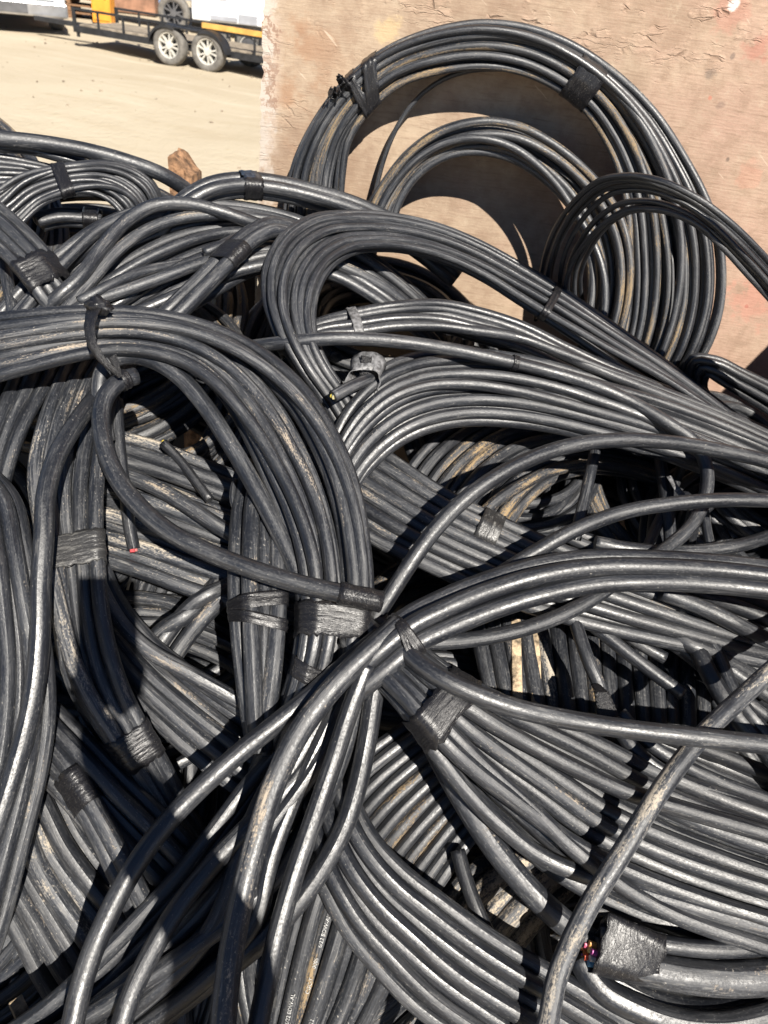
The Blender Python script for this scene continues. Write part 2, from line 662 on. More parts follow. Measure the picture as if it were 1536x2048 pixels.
def box(bm, x0, x1, y0, y1, z0, z1):
    vs = [bm.verts.new(c) for c in ((x0, y0, z0), (x1, y0, z0), (x1, y1, z0), (x0, y1, z0), (x0, y0, z1), (x1, y0, z1), (x1, y1, z1), (x0, y1, z1))]
    for f in ((3, 2, 1, 0), (4, 5, 6, 7), (0, 1, 5, 4), (1, 2, 6, 5), (2, 3, 7, 6), (3, 0, 4, 7)):
        bm.faces.new([vs[i] for i in f])


def boxes(name, lst, mat, parent=None, bevel=0.0):
    bm = bmesh.new()
    for b in lst:
        box(bm, *b)
    return bm_obj(name, bm, mat, parent, False, bevel)


def ground_mat():
    m, nt, b = nmat('sandy_ground')
    N = NT(nt)
    tc = N.n('ShaderNodeTexCoord').outputs['Object']
    a = N.noise(tc, 0.35, 5, 0.6)
    c = N.noise(tc, 9.0, 5, 0.65)
    d = N.noise(tc, 70.0, 3, 0.6)
    col = N.mix(N.ramp(a, 0.3, 0.7), (0.46, 0.39, 0.285), (0.53, 0.46, 0.345))
    col = N.mix(N.ramp(c, 0.56, 0.75, 0, 0.5), col, (0.43, 0.335, 0.21))
    col = N.mix(N.ramp(d, 0.68, 0.74, 0, 0.6), col, (0.30, 0.24, 0.17))
    tcs = N.n('ShaderNodeSeparateXYZ')
    N.link(tc, tcs.inputs[0])
    trk = N.noise(N.vec(N.math('MULTIPLY', tcs.outputs[0], 0.5), N.math('MULTIPLY', N.math('ADD', tcs.outputs[1], N.math('MULTIPLY', tcs.outputs[0], 0.22)), 2.2), 0.0), 1.0, 4, 0.65)
    col = N.mix(N.ramp(trk, 0.50, 0.70, 0, 0.35), col, (0.40, 0.32, 0.215))
    col = N.mix(N.ramp(trk, 0.30, 0.44, 0.5, 0), col, (0.62, 0.535, 0.41))
    N.link(col, b.inputs['Base Color'])
    b.inputs['Roughness'].default_value = 0.95
    b.inputs['Specular IOR Level'].default_value = 0.1
    N.bump(N.math('ADD', N.math('MULTIPLY', c, 1.0), N.math('MULTIPLY', d, 0.25)), 0.5, 0.05, b)
    return m


M['ground'] = ground_mat()
# ground sheet: fine near, reaching to the horizon
bm = bmesh.new()
xs = [-900, -300, -120, -60] + [-40 + i * 1.0 for i in range(81)] + [60, 120, 300, 900]
ys = [-900, -300, -60, -20] + [-8 + i * 1.0 for i in range(61)] + [80, 140, 300, 900]
gv = []
for y in ys:
    row = []
    for x in xs:
        z = 0.0
        if abs(x) < 41 and -9 < y < 53 and y > 3:
            z = 0.025 * math.sin(x * 1.7 + y * 0.6) * math.sin(y * 1.1) + 0.015 * math.sin(x * 3.1 + 2.0)
            if y > 24:
                z += 0.9 * (0.5 + 0.5 * math.sin(x * 0.45 + 1.0)) * math.exp(-((y - 29) / 3.0) ** 2)
        row.append(bm.verts.new((x, y, z)))
    gv.append(row)
for j in range(len(ys) - 1):
    for i in range(len(xs) - 1):
        bm.faces.new((gv[j][i], gv[j][i + 1], gv[j + 1][i + 1], gv[j + 1][i]))
g = bm_obj('ground', bm, M['ground'], None, True)
tag(g, kind='structure')


def wall_mat():
    m, nt, b = nmat('weathered_plywood')
    N = NT(nt)
    tc = N.n('ShaderNodeTexCoord').outputs['Object']
    sx = N.n('ShaderNodeSeparateXYZ')
    N.link(tc, sx.inputs[0])
    X, Z = sx.outputs[0], sx.outputs[2]
    big = N.noise(tc, 5.0, 6, 0.65)
    med = N.noise(tc, 11.0, 5, 0.65)
    v_gr = N.vec(N.math('MULTIPLY', X, 14.0), 0.0, N.math('MULTIPLY', Z, 190.0))
    grain = N.noise(v_gr, 1.0, 4, 0.6)
    v_fi = N.vec(N.math('MULTIPLY', X, 110.0), 0.0, N.math('MULTIPLY', Z, 420.0))
    fine = N.noise(v_fi, 1.0, 3, 0.6)
    # whorled grain of rotary-cut veneer
    wv = N.n('ShaderNodeTexWave', wave_type='RINGS', rings_direction='SPHERICAL')
    N.link(N.vec(N.math('MULTIPLY', X, 7.0), 0.0, N.math('MULTIPLY', Z, 15.0)), wv.inputs['Vector'])
    wv.inputs['Scale'].default_value = 3.2
    wv.inputs['Distortion'].default_value = 9.0
    wv.inputs['Detail'].default_value = 3.0
    wv.inputs['Detail Scale'].default_value = 1.4
    whorl = wv.outputs[0]
    col = N.mix(N.ramp(big, 0.3, 0.7), (0.29, 0.205, 0.145), (0.42, 0.325, 0.235))
    pinkf = N.math('MULTIPLY', N.ramp(N.math('ADD', N.math('MULTIPLY', X, 0.55), N.math('MULTIPLY', med, 0.9)), 0.45, 0.95), 0.75)
    col = N.mix(pinkf, col, (0.40, 0.255, 0.195))
    col = N.mix(N.ramp(whorl, 0.35, 0.8, 0, 0.10), col, (0.47, 0.38, 0.28))
    col = N.mix(N.ramp(grain, 0.52, 0.72, 0, 0.6), col, (0.23, 0.155, 0.108))
    col = N.mix(N.ramp(fine, 0.58, 0.75, 0, 0.3), col, (0.50, 0.42, 0.33))
    mot = N.noise(tc, 30.0, 6, 0.7)
    col = N.mix(N.ramp(mot, 0.42, 0.68, 0, 0.5), col, (0.24, 0.16, 0.11))
    col = N.mix(N.ramp(mot, 0.30, 0.42, 0.4, 0), col, (0.47, 0.38, 0.28))
    # rusty smears near the left edge
    lf = N.ramp(X, -0.30, -0.12, 1.0, 0.0)
    col = N.mix(N.math('MULTIPLY', lf, N.ramp(med, 0.46, 0.62, 0, 0.65)), col, (0.30, 0.165, 0.095))
    col = N.mix(N.math('MULTIPLY', N.ramp(X, -0.338, -0.30, 1.0, 0.0), N.ramp(med, 0.38, 0.5, 0, 0.7)), col, (0.58, 0.50, 0.42))
    torn = N.ramp(N.math('ADD', X, N.math('MULTIPLY', N.math('SUBTRACT', mot, 0.5), 0.16)), -0.345, -0.315, 1.0, 0.0)
    col = N.mix(N.math('MULTIPLY', torn, 0.75), col, (0.47, 0.42, 0.37))
    rim_ = N.math('MULTIPLY', N.ramp(N.math('ABSOLUTE', N.math('SUBTRACT', torn, 0.5)), 0.2, 0.45, 1.0, 0.0), N.ramp(med, 0.42, 0.6))
    col = N.mix(N.math('MULTIPLY', rim_, 0.7), col, (0.22, 0.12, 0.075))
    # red paint and dark smudges
    def spot(x, z, r, c, f, col):
        d = N.math('SQRT', N.math('ADD', N.math('POWER', N.math('SUBTRACT', X, x), 2.0), N.math('POWER', N.math('SUBTRACT', Z, z), 2.0)))
        d = N.math('ADD', d, N.math('MULTIPLY', N.math('SUBTRACT', N.math('ADD', N.math('MULTIPLY', med, 0.5), N.math('MULTIPLY', mot, 0.5)), 0.5), r * 5.0))
        return N.mix(N.ramp(d, r * 0.3, r * 0.8, f * 0.75, 0.0), col, c)
    for (px, py, r, c, f) in ((1515, 95, 0.040, (0.36, 0.12, 0.09), 0.6), (1500, 600, 0.075, (0.47, 0.20, 0.15), 0.6), (1420, 145, 0.016, (0.10, 0.085, 0.075), 0.7),
                              (1465, 113, 0.009, (0.09, 0.075, 0.07), 0.7), (1440, 210, 0.012, (0.16, 0.11, 0.09), 0.6), (1470, 22, 0.045, (0.40, 0.14, 0.11), 0.45),
                              (1420, 195, 0.006, (0.45, 0.15, 0.1), 0.8), (1470, 8, 0.012, (0.75, 0.72, 0.70), 0.9), (1455, 318, 0.006, (0.07, 0.06, 0.05), 0.8),
                              (775, 65, 0.03, (0.62, 0.46, 0.20), 0.4), (1500, 350, 0.03, (0.46, 0.17, 0.12), 0.35), (1493, 613, 0.006, (0.36, 0.12, 0.09), 0.8)):
        p = P(px, py, 0.0, 'wall')
        col = spot(float(p[0]), float(p[2]), r, c, f, col)
    # peeling top skin: cracks that run along the grain in the upper band
    warp = N.n('ShaderNodeVectorMath', operation='ADD')
    nz = N.n('ShaderNodeTexNoise')
    N.link(tc, nz.inputs['Vector'])
    nz.inputs['Scale'].default_value = 45.0
    nz.inputs['Detail'].default_value = 3.0
    sc = N.n('ShaderNodeVectorMath', operation='SCALE')
    N.link(nz.outputs['Color'], sc.inputs[0])
    sc.inputs['Scale'].default_value = 0.014
    N.link(tc, warp.inputs[0])
    N.link(sc.outputs[0], warp.inputs[1])
    s2 = N.n('ShaderNodeSeparateXYZ')
    N.link(warp.outputs[0], s2.inputs[0])
    vv = N.vec(N.math('MULTIPLY', s2.outputs[0], 13.0), 0.0, N.math('MULTIPLY', s2.outputs[2], 75.0))
    vo = N.n('ShaderNodeTexVoronoi', feature='DISTANCE_TO_EDGE')
    N.link(vv, vo.inputs['Vector'])
    vo.inputs['Scale'].default_value = 1.0
    line = N.ramp(vo.outputs['Distance'], 0.006, 0.045, 1.0, 0.0)
    zone = N.math('MAXIMUM', N.ramp(N.math('ADD', Z, N.math('MULTIPLY', med, 0.22)), 1.67, 1.74), N.math('MULTIPLY', lf, 0.30))
    brk = N.ramp(N.noise(tc, 16.0, 3, 0.6), 0.50, 0.60)
    crack = N.math('MULTIPLY', N.math('MULTIPLY', line, zone), brk)
    flake = N.n('ShaderNodeTexVoronoi', feature='F1')
    N.link(vv, flake.inputs['Vector'])
    flk = N.n('ShaderNodeSeparateColor')
    N.link(flake.outputs['Color'], flk.inputs[0])
    lift = N.math('MULTIPLY', N.math('MULTIPLY', flk.outputs[0], zone), brk)
    col = N.mix(N.math('MULTIPLY', lift, 0.3), col, (0.62, 0.43, 0.32))
    col = N.mix(N.math('MULTIPLY', crack, 0.5), col, (0.14, 0.085, 0.055))
    # thin pale scratches
    vs_ = N.vec(N.math('ADD', N.math('MULTIPLY', X, 20.0), N.math('MULTIPLY', Z, 26.0)), 0.0, N.math('MULTIPLY', N.math('SUBTRACT', Z, N.math('MULTIPLY', X, 0.8)), 3.0))
    scr = N.noise(vs_, 3.0, 2, 0.5)
    col = N.mix(N.ramp(scr, 0.70, 0.74, 0, 0.45), col, (0.66, 0.54, 0.42))
    N.link(col, b.inputs['Base Color'])
    b.inputs['Roughness'].default_value = 0.82
    b.inputs['Specular IOR Level'].default_value = 0.25
    h = N.math('ADD', N.math('MULTIPLY', lift, 0.9), N.math('SUBTRACT', N.math('ADD', N.math('ADD', N.math('MULTIPLY', mot, 0.5), N.math('MULTIPLY', grain, 0.35)), N.math('MULTIPLY', whorl, 0.03)), N.math('MULTIPLY', crack, 1.3)))
    N.bump(h, 0.55, 0.004, b)
    return m


M['ply'] = wall_mat()
M['wood'] = simple('rough_sawn_wood', (0.25, 0.14, 0.075), 0.85, 0, 0.4, 60, 0.6)
M['floor'] = simple('gap_shade_floor', (0.035, 0.03, 0.026), 0.9, 0, 0.3, 12)  # near-black base colour carries the shade seen through gaps in the heap
M['palewood'] = simple('pale_wood', (0.36, 0.275, 0.18), 0.9, 0, 0.5, 70, 0.6)

# plywood sheet with a chipped left edge, thick slab
rng = np.random.RandomState(3)
zz = np.concatenate([np.linspace(0.35, 0.95, 10), np.linspace(0.97, 1.75, 90), np.linspace(1.8, 2.35, 10)])
edge = -0.345 - 0.03 * (1.62 - zz) * 0.5 + rng.normal(0, 0.0016, len(zz)) + 0.002 * np.sin(zz * 60)
V, F = [], []
for z, e in zip(zz, edge):
    for (x, y) in ((e, YW), (1.95, YW), (1.95, YW + 0.019), (e + 0.002, YW + 0.019)):
        V.append((x, y, z))
for i in range(len(zz) - 1):
    for k in range(4):
        a, b_ = i * 4 + k, i * 4 + (k + 1) % 4
        F.append((a, b_, b_ + 4, a + 4))
F += [(3, 2, 1, 0), tuple(len(zz) * 4 - 4 + k for k in range(4))]
wall = mesh_obj('plywood_board', V, F, M['ply'])
tag(wall, 'tall weathered tan plywood board standing behind the cable coils', 'board')

# bin round the heap: floor, side boards and the corner post whose top shows
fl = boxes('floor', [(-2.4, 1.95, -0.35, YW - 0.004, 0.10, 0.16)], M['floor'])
tag(fl, kind='structure')

sb = boxes('side_board', [(1.0, 1.02, -0.35, YW - 0.004, 0.162, 1.53)], M['ply'])
tag(sb, 'plywood side board closing the right end of the heap, just outside the picture', 'board')

rb = boxes('rear_board', [(-2.4, float(P(515, 350, 0.0, 'wall')[0]) - 0.02, YW + 0.076, YW + 0.1, 0.05, 1.08)], M['floor'])  # takes the shade-darkened floor colour so gaps between coils stay black
tag(rb, 'rough wooden rear board hidden behind the left coils, below the post top', 'board')
pt = P(362, 338, 0.0, 'wall')
bm = bmesh.new()
x0, x1 = float(pt[0]) - 0.026, float(pt[0]) + 0.022
nx, nzv = 7, 26
for yy in (YW + 0.0, YW + 0.06):
    pass
box(bm, x0, x1, YW + 0.0, YW + 0.075, 0.0, 1.305)
bmesh.ops.subdivide_edges(bm, edges=bm.edges[:], cuts=4, use_grid_fill=True)
rng = np.random.RandomState(5)
for v in bm.verts:
    if v.co.z > 1.29:
        v.co.z += 0.014 * math.sin((v.co.x - x0) * 90 + 0.5) - 0.22 * (v.co.x - x0) + rng.normal(0, 0.003)
    v.co.x += rng.normal(0, 0.0012)
    v.co.y += rng.normal(0, 0.0012)
post = bm_obj('wooden_post', bm, M['wood'])
tag(post, 'splintered brown wooden post top poking up behind the left coils', 'post')

# ------------------------------------------------------------------ far side of the yard
M['black_steel'] = simple('black_painted_steel', (0.022, 0.023, 0.026), 0.5, 0, 0.25, 12)
M['rubber'] = simple('dusty_tyre_rubber', (0.16, 0.15, 0.135), 0.9, 0, 0.2, 14)
M['rim'] = simple('silver_alloy', (0.66, 0.64, 0.58), 0.4, 0.25, 0.08, 10)
M['white_paint'] = simple('white_van_paint', (0.62, 0.63, 0.64), 0.3, 0, 0.04, 2)
M['grey_paint'] = simple('grey_paint', (0.30, 0.31, 0.34), 0.5, 0, 0.12, 3)
M['dark_grey'] = simple('dark_grey_plastic', (0.10, 0.10, 0.105), 0.6, 0, 0.15, 6)
M['chrome'] = simple('dull_chrome', (0.55, 0.55, 0.56), 0.3, 0.8, 0.08, 6)
M['orange'] = simple('orange_paint', (0.72, 0.30, 0.035), 0.5, 0, 0.1, 5)
M['yellowwood'] = simple('orange_yellow_timber', (0.66, 0.36, 0.09), 0.7, 0, 0.15, 6)
M['red'] = simple('red_lens', (0.55, 0.03, 0.02), 0.3, 0, 0.1, 5)
M['glass'] = simple('dark_glass', (0.03, 0.035, 0.04), 0.08, 0, 0.1, 5)
M['deck'] = simple('grey_deck_planks', (0.30, 0.25, 0.19), 0.85, 0, 0.25, 9)
M['blue'] = simple('faded_blue_plastic', (0.16, 0.26, 0.45), 0.6, 0, 0.12, 5)
M['rust'] = simple('rusty_brown_steel', (0.30, 0.16, 0.10), 0.8, 0, 0.25, 4)


def wheel(parent, c, ax, R, w, spokes=5, rim='rim'):
    """tyre and spoked rim whose outer face looks along ax"""
    ax = Vector(ax).normalized()
    q = ax.to_track_quat('Z', 'Y').to_matrix()
    c = Vector(c)
    prof = [(0.64, -0.42), (0.70, -0.5), (0.90, -0.5), (0.975, -0.40), (1.0, -0.25), (1.0, 0.25), (0.975, 0.40), (0.90, 0.5), (0.70, 0.5), (0.64, 0.42)]
    bm = bmesh.new()
    n = 40
    rows = [[bm.verts.new(c + q @ Vector((R * a * math.cos(t * 2 * math.pi / n), R * a * math.sin(t * 2 * math.pi / n), w * z))) for a, z in prof] for t in range(n)]
    for t in range(n):
        for k in range(len(prof)):
            bm.faces.new((rows[t][k], rows[(t + 1) % n][k], rows[(t + 1) % n][(k + 1) % len(prof)], rows[t][(k + 1) % len(prof)]))
    bm_obj('tyre', bm, M['rubber'], parent, True)
    bm = bmesh.new()
    prof = [(0.66, 0.42), (0.60, 0.40), (0.58, 0.28), (0.58, -0.4), (0.655, -0.42)]
    rows = [[bm.verts.new(c + q @ Vector((R * a * math.cos(t * 2 * math.pi / n), R * a * math.sin(t * 2 * math.pi / n), w * z))) for a, z in prof] for t in range(n)]
    for t in range(n):
        for k in range(len(prof) - 1):
            bm.faces.new((rows[t][k], rows[(t + 1) % n][k], rows[(t + 1) % n][k + 1], rows[t][k + 1]))
    # split spokes and hub
    def prism(poly, z0, z1):
        a = [bm.verts.new(c + q @ Vector((R * x, R * y, w * z1))) for x, y in poly]
        b = [bm.verts.new(c + q @ Vector((R * x, R * y, w * z0))) for x, y in poly]
        bm.faces.new(a)
        for i in range(len(poly)):
            j = (i + 1) % len(poly)
            bm.faces.new((a[j], a[i], b[i], b[j]))
    for s in range(spokes):
        for dlt in (-0.16, 0.16):
            t = s * 2 * math.pi / spokes + dlt
            t2 = s * 2 * math.pi / spokes + dlt * 1.5
            ca, sa, cb, sb = math.cos(t), math.sin(t), math.cos(t2), math.sin(t2)
            pw = 0.038
            prism([(0.14 * ca + pw * sa, 0.14 * sa - pw * ca), (0.60 * cb + pw * sb, 0.60 * sb - pw * cb), (0.60 * cb - pw * sb, 0.60 * sb + pw * cb), (0.14 * ca - pw * sa, 0.14 * sa + pw * ca)], 0.05, 0.33)
    prism([(0.19 * math.cos(i * 0.3927), 0.19 * math.sin(i * 0.3927)) for i in range(16)], 0.0, 0.38)
    bm_obj('rim', bm, M[rim], parent)
    bm = bmesh.new()
    vs = [bm.verts.new(c + q @ Vector((R * 0.58 * math.cos(i * 0.3927), R * 0.58 * math.sin(i * 0.3927), -0.3 * w))) for i in range(16)]
    bm.faces.new(vs)
    bm_obj('brake_plate', bm, M['dark_grey'], parent)


# flat black trailer, local x along its length (towards its tail), local y away from the camera
A_, B_ = G(345, 131), G(420, 144)
tu = (B_ - A_) / np.linalg.norm(B_ - A_)
trz = math.atan2(tu[1], tu[0])
tr = empty('flatbed_trailer', (A_[0], A_[1], 0), 'long black flatbed trailer with open side rails and silver wheels', 'trailer', None, trz)
TW = 1.45
boxes('frame', [(-1.95, 3.4, 0.10, 0.16, 0.235, 0.33), (-1.95, 3.4, TW - 0.16, TW - 0.10, 0.235, 0.33), (-1.95, -1.88, 0.16, TW - 0.16, 0.235, 0.33), (3.33, 3.4, 0.16, TW - 0.16, 0.235, 0.33)], M['black_steel'], tr)
for k in range(7):
    boxes('plank', [(-1.86, 3.32, 0.165 + k * 0.162, 0.165 + k * 0.162 + 0.15, 0.332, 0.36)], M['deck'], tr)
for yy in (0.10, TW - 0.14):
    boxes('rail', [(-1.95, 3.4, yy, yy + 0.035, 0.555, 0.59)], M['black_steel'], tr)
    for k in range(12):
        x = -1.95 + k * 0.483
        if yy < 0.2 and -0.3 < x < 1.0:
            boxes('post', [(x, x + 0.03, yy + 0.003, yy + 0.032, 0.50, 0.553)], M['black_steel'], tr)
            continue
        boxes('post', [(x, x + (0.06 if k == 0 else 0.03), yy + 0.003, yy + 0.032, 0.332, 0.553)], M['black_steel'], tr)
boxes('jack_leg', [(-1.90, -1.86, 0.11, 0.15, 0.17, 0.234)], M['black_steel'], tr)
boxes('drawbar', [(-3.2, -1.955, TW / 2 - 0.05, TW / 2 + 0.05, 0.25, 0.32)], M['black_steel'], tr)
# rounded double mudguard
bm = bmesh.new()
for (cx) in (0.0, 0.70):
    pts = [(cx + 0.345 * math.cos(a), 0.285 + 0.30 * math.sin(a)) for a in np.linspace(math.pi * (1.0 if cx == 0 else 0.62), math.pi * (0.38 if cx == 0 else 0.0), 14)]
    prev = None
    for (x, z) in pts:
        cur = [bm.verts.new((x, y, z)) for y in (-0.14, 0.098)]
        low = bm.verts.new((x, -0.14, z - 0.05))
        if prev:
            bm.faces.new((prev[0], cur[0], cur[1], prev[1]))
            bm.faces.new((prev[2], low, cur[0], prev[0]))
        prev = cur + [low]
box(bm, 0.135, 0.565, -0.138, 0.097, 0.545, 0.567)
mg = bm_obj('mudguard', bm, M['black_steel'], tr, False)
md = mg.modifiers.new('solid', 'SOLIDIFY')
md.thickness = 0.006
for cx in (0.0, 0.70):
    wl = bpy.data.objects.new('wheel', None)
    link(wl, tr)
    wheel(wl, (cx, -0.02, 0.288), (0, -1, 0), 0.288, 0.19)
    wl = bpy.data.objects.new('wheel', None)
    link(wl, tr)
    wheel(wl, (cx, TW + 0.02, 0.288), (0, 1, 0), 0.288, 0.19)


def timber(x, y, z, L, label):
    a = np.array([A_[0], A_[1], 0]) + tu * x + np.array([-tu[1], tu[0], 0]) * y
    o = boxes('timber_beam', [(0, L, -0.035, 0.035, 0, 0.075)], M['yellowwood'], None, 0.004)
    o.location = (a[0], a[1], z)
    o.rotation_euler = (0, 0, trz)
    tag(o, label, 'beam', 'yellow beams laid on the trailer')


timber(0.52, 0.118, 0.592, 2.4, 'near yellow timber beam lying along the trailer side rail')
timber(1.0, 1.33, 0.592, 2.0, 'far yellow timber beam lying along the opposite trailer rail')

# white van behind the trailer
vc = G(470, 78)
van = empty('white_van', (vc[0], vc[1], 0), 'white van parked tail on behind the trailer, seen by its lower rear doors', 'van', None, 0.28)
bm = bmesh.new()
prof = [(0.36, 0.0), (0.40, -0.02), (1.3, 0.0), (2.2, 0.09), (2.3, 0.18)]
secs = []
for (z, ins) in prof:
    secs.append([bm.verts.new(p_) for p_ in ((-0.95 + ins * 0.4, ins, z), (0.95 - ins * 0.4, ins, z), (0.95 - ins * 0.4, 4.9 - ins, z), (-0.95 + ins * 0.4, 4.9 - ins, z))])
for a, b_ in zip(secs, secs[1:]):
    for k in range(4):
        bm.faces.new((a[k], a[(k + 1) % 4], b_[(k + 1) % 4], b_[k]))
bm.faces.new(secs[0][::-1])
bm.faces.new(secs[-1])
bm_obj('body', bm, M['white_paint'], van, False, 0.03)
for sx_ in (-1, 1):
    boxes('rear_door', [((-0.86 if sx_ < 0 else 0.006), (-0.006 if sx_ < 0 else 0.86), -0.035, -0.012, 0.46, 2.05)], M['white_paint'], van, 0.008)
    boxes('window', [((-0.76 if sx_ < 0 else 0.10), (-0.10 if sx_ < 0 else 0.76), -0.045, -0.036, 1.25, 1.9)], M['glass'], van, 0.01)
    boxes('tail_light', [((-0.93 if sx_ < 0 else 0.87), (-0.87 if sx_ < 0 else 0.93), -0.04, -0.005, 0.72, 1.15)], M['red'], van, 0.01)
    boxes('handle', [(sx_ * 0.07 - 0.02, sx_ * 0.07 + 0.02, -0.055, -0.036, 0.95, 1.1)], M['dark_grey'], van)
    wl = bpy.data.objects.new('wheel', None)
    link(wl, van)
    wheel(wl, (sx_ * 0.86, 0.95, 0.34), (sx_, 0, 0), 0.34, 0.22)
boxes('bumper', [(-0.95, 0.95, -0.14, -0.021, 0.30, 0.455)], M['white_paint'], van, 0.02)
boxes('step_panel', [(-0.55, 0.05, -0.165, -0.142, 0.33, 0.43)], M['grey_paint'], van, 0.01)
boxes('number_plate', [(-0.62, -0.18, -0.05, -0.036, 0.72, 0.84)], M['grey_paint'], van)
boxes('plate_lamp_cover', [(-0.66, -0.14, -0.075, -0.036, 0.93, 0.985)], M['dark_grey'], van, 0.01)
boxes('trim_panel', [(0.08, 0.50, -0.17, -0.142, 0.31, 0.50)], M['grey_paint'], van, 0.01)
boxes('reflector', [(-0.84, -0.74, -0.05, -0.036, 0.80, 0.88)], M['red'], van, 0.005)

# white pickup, tail on, cut by the left border
pc = G(28, 64)
pk = empty('white_pickup', (pc[0], pc[1], 0), 'white pickup truck with chrome rear bumper at the far left of the yard', 'pickup truck', None, 0.5)
boxes('body', [(-0.95, 0.95, 0, 2.0, 0.40, 1.15), (-0.92, 0.92, 2.003, 5.3, 0.40, 1.1)], M['white_paint'], pk, 0.05)
boxes('cab', [(-0.85, 0.85, 2.05, 3.9, 1.103, 1.75)], M['white_paint'], pk, 0.08)
boxes('rear_window', [(-0.7, 0.7, 2.03, 2.048, 1.2, 1.62)], M['glass'], pk)
boxes('tailgate', [(-0.76, 0.76, -0.03, -0.003, 0.54, 1.12)], M['white_paint'], pk, 0.015)
boxes('bumper', [(-0.96, 0.96, -0.22, -0.035, 0.29, 0.52)], M['chrome'], pk, 0.03)
boxes('bumper_step', [(-0.28, 0.28, -0.235, -0.222, 0.33, 0.48)], M['dark_grey'], pk, 0.01)
boxes('underbody', [(-0.7, 0.7, 0.05, 5.0, 0.30, 0.397)], M['dark_grey'], pk)
for sx_ in (-1, 1):
    boxes('tail_light', [((-0.94 if sx_ < 0 else 0.78), (-0.78 if sx_ < 0 else 0.94), -0.025, -0.002, 0.68, 1.05)], M['red'], pk, 0.01)
    for yy in (1.0, 4.2):
        wl = bpy.data.objects.new('wheel', None)
        link(wl, pk)
        wheel(wl, (sx_ * 0.82, yy, 0.38), (sx_, 0, 0), 0.38, 0.25)

# orange cabinet, grey wagon with a big wheel, odds and ends beyond the trailer
oc = G(205, 52)
ob = empty('orange_cabinet', (oc[0], oc[1], 0), 'bright orange upright steel cabinet standing beyond the trailer front', 'cabinet', None, 0.1)
boxes('body', [(-0.2, 0.2, 0, 0.4, 0.05, 1.3)], M['orange'], ob, 0.012)
boxes('door', [(-0.17, 0.17, -0.02, -0.003, 0.1, 1.24)], M['orange'], ob, 0.008)
boxes('handle', [(0.10, 0.13, -0.045, -0.021, 0.5, 0.62)], M['dark_grey'], ob)
boxes('foot', [(-0.19, -0.13, 0.03, 0.09, 0.0, 0.048)], M['dark_grey'], ob)
boxes('foot', [(0.13, 0.19, 0.03, 0.09, 0.0, 0.048)], M['dark_grey'], ob)

wc = G(330, 66)
wg = empty('grey_wagon', (wc[0], wc[1] + 0.6, 0), 'old grey work wagon with one large dark wheel behind the trailer', 'wagon', None, 0.0)
boxes('body', [(0.55, 0.85, 0.1, 1.6, 0.25, 1.9)], M['grey_paint'], wg, 0.02)
boxes('bed', [(-1.5, 0.546, 0.1, 1.5, 0.62, 0.74)], M['grey_paint'], wg, 0.01)
boxes('crossbar', [(-1.5, 0.546, 0.12, 0.2, 1.0, 1.06)], M['rust'], wg)
boxes('stay', [(-1.45, -1.38, 0.12, 0.2, 0.743, 0.997)], M['rust'], wg)
boxes('stay', [(-0.55, -0.48, 0.12, 0.2, 0.743, 0.997)], M['rust'], wg)
for sx_ in (0.05,):
    wl = bpy.data.objects.new('wheel', None)
    link(wl, wg)
    wheel(wl, (sx_, -0.02, 0.36), (0, -1, 0), 0.36, 0.2, 5, 'dark_grey')
for (px, py, w_, d_, h_, mk, nm, lab, cat) in (
        (300, -4, 0.9, 0.6, 0.55, 'blue', 'blue_crate', 'faded blue crate on the ground far across the yard', 'crate'),
        (260, 8, 1.3, 0.6, 0.5, 'rust', 'rusty_bin', 'rust brown metal bin far behind the trailer', 'bin'),
        (140, 14, 1.6, 0.9, 0.7, 'wood', 'pallet_stack', 'low brown stack of pallets between pickup and orange cabinet', 'pallets')):
    c_ = G(px, py + 22)
    rt_ = empty(nm, (c_[0], c_[1], 0), lab, cat, None, 0.15)
    if nm == 'pallet_stack':
        for k in range(5):
            boxes('pallet', [(-w_ / 2 + 0.02 * (k % 2), w_ / 2, 0, d_, k * 0.14 + 0.10, k * 0.14 + 0.13)] + [(-w_ / 2 + q * (w_ / 2 - 0.04), -w_ / 2 + q * (w_ / 2 - 0.04) + 0.08, 0.01, d_ - 0.01, k * 0.14, k * 0.14 + 0.098) for q in range(3)], M[mk], rt_)
    else:
        boxes('body', [(-w_ / 2, w_ / 2, 0, d_, 0.04, h_)], M[mk], rt_, 0.02)
        boxes('rim', [(-w_ / 2 - 0.03, w_ / 2 + 0.03, -0.03, d_ + 0.03, h_ + 0.002, h_ + 0.06)], M[mk], rt_, 0.01)
        boxes('foot', [(-w_ / 2 + 0.03, w_ / 2 - 0.03, 0.05, 0.12, 0, 0.038)], M['dark_grey'], rt_)
        boxes('foot', [(-w_ / 2 + 0.03, w_ / 2 - 0.03, d_ - 0.12, d_ - 0.05, 0, 0.038)], M['dark_grey'], rt_)

# stones and scraps scattered over the yard
bm = bmesh.new()
rg = np.random.RandomState(21)
for k in range(420):
    x, y = rg.uniform(-10, 2), rg.uniform(2.5, 22)
    r0 = rg.uniform(0.006, 0.02) * (1 + 1.5 * (rg.rand() < 0.06))
    mt = Matrix.Translation((x, y, r0 * 0.3 + 0.02 * math.sin(x * 1.7 + y * 0.6) * math.sin(y * 1.1))) @ Matrix.Rotation(rg.uniform(0, 6), 4, 'Z') @ Matrix.Diagonal((r0 * rg.uniform(0.8, 1.8), r0, r0 * 0.7, 1))
    bmesh.ops.create_icosphere(bm, subdivisions=1, radius=1.0, matrix=mt)
for v in bm.verts:
    v.co += Vector(rg.normal(0, 0.002, 3))
gs = bm_obj('gravel', bm, simple('yard_stones', (0.26, 0.21, 0.155), 0.9, 0, 0.3, 3), None)
tag(gs, 'small stones scattered over the sandy yard', 'gravel', None, 'stuff')
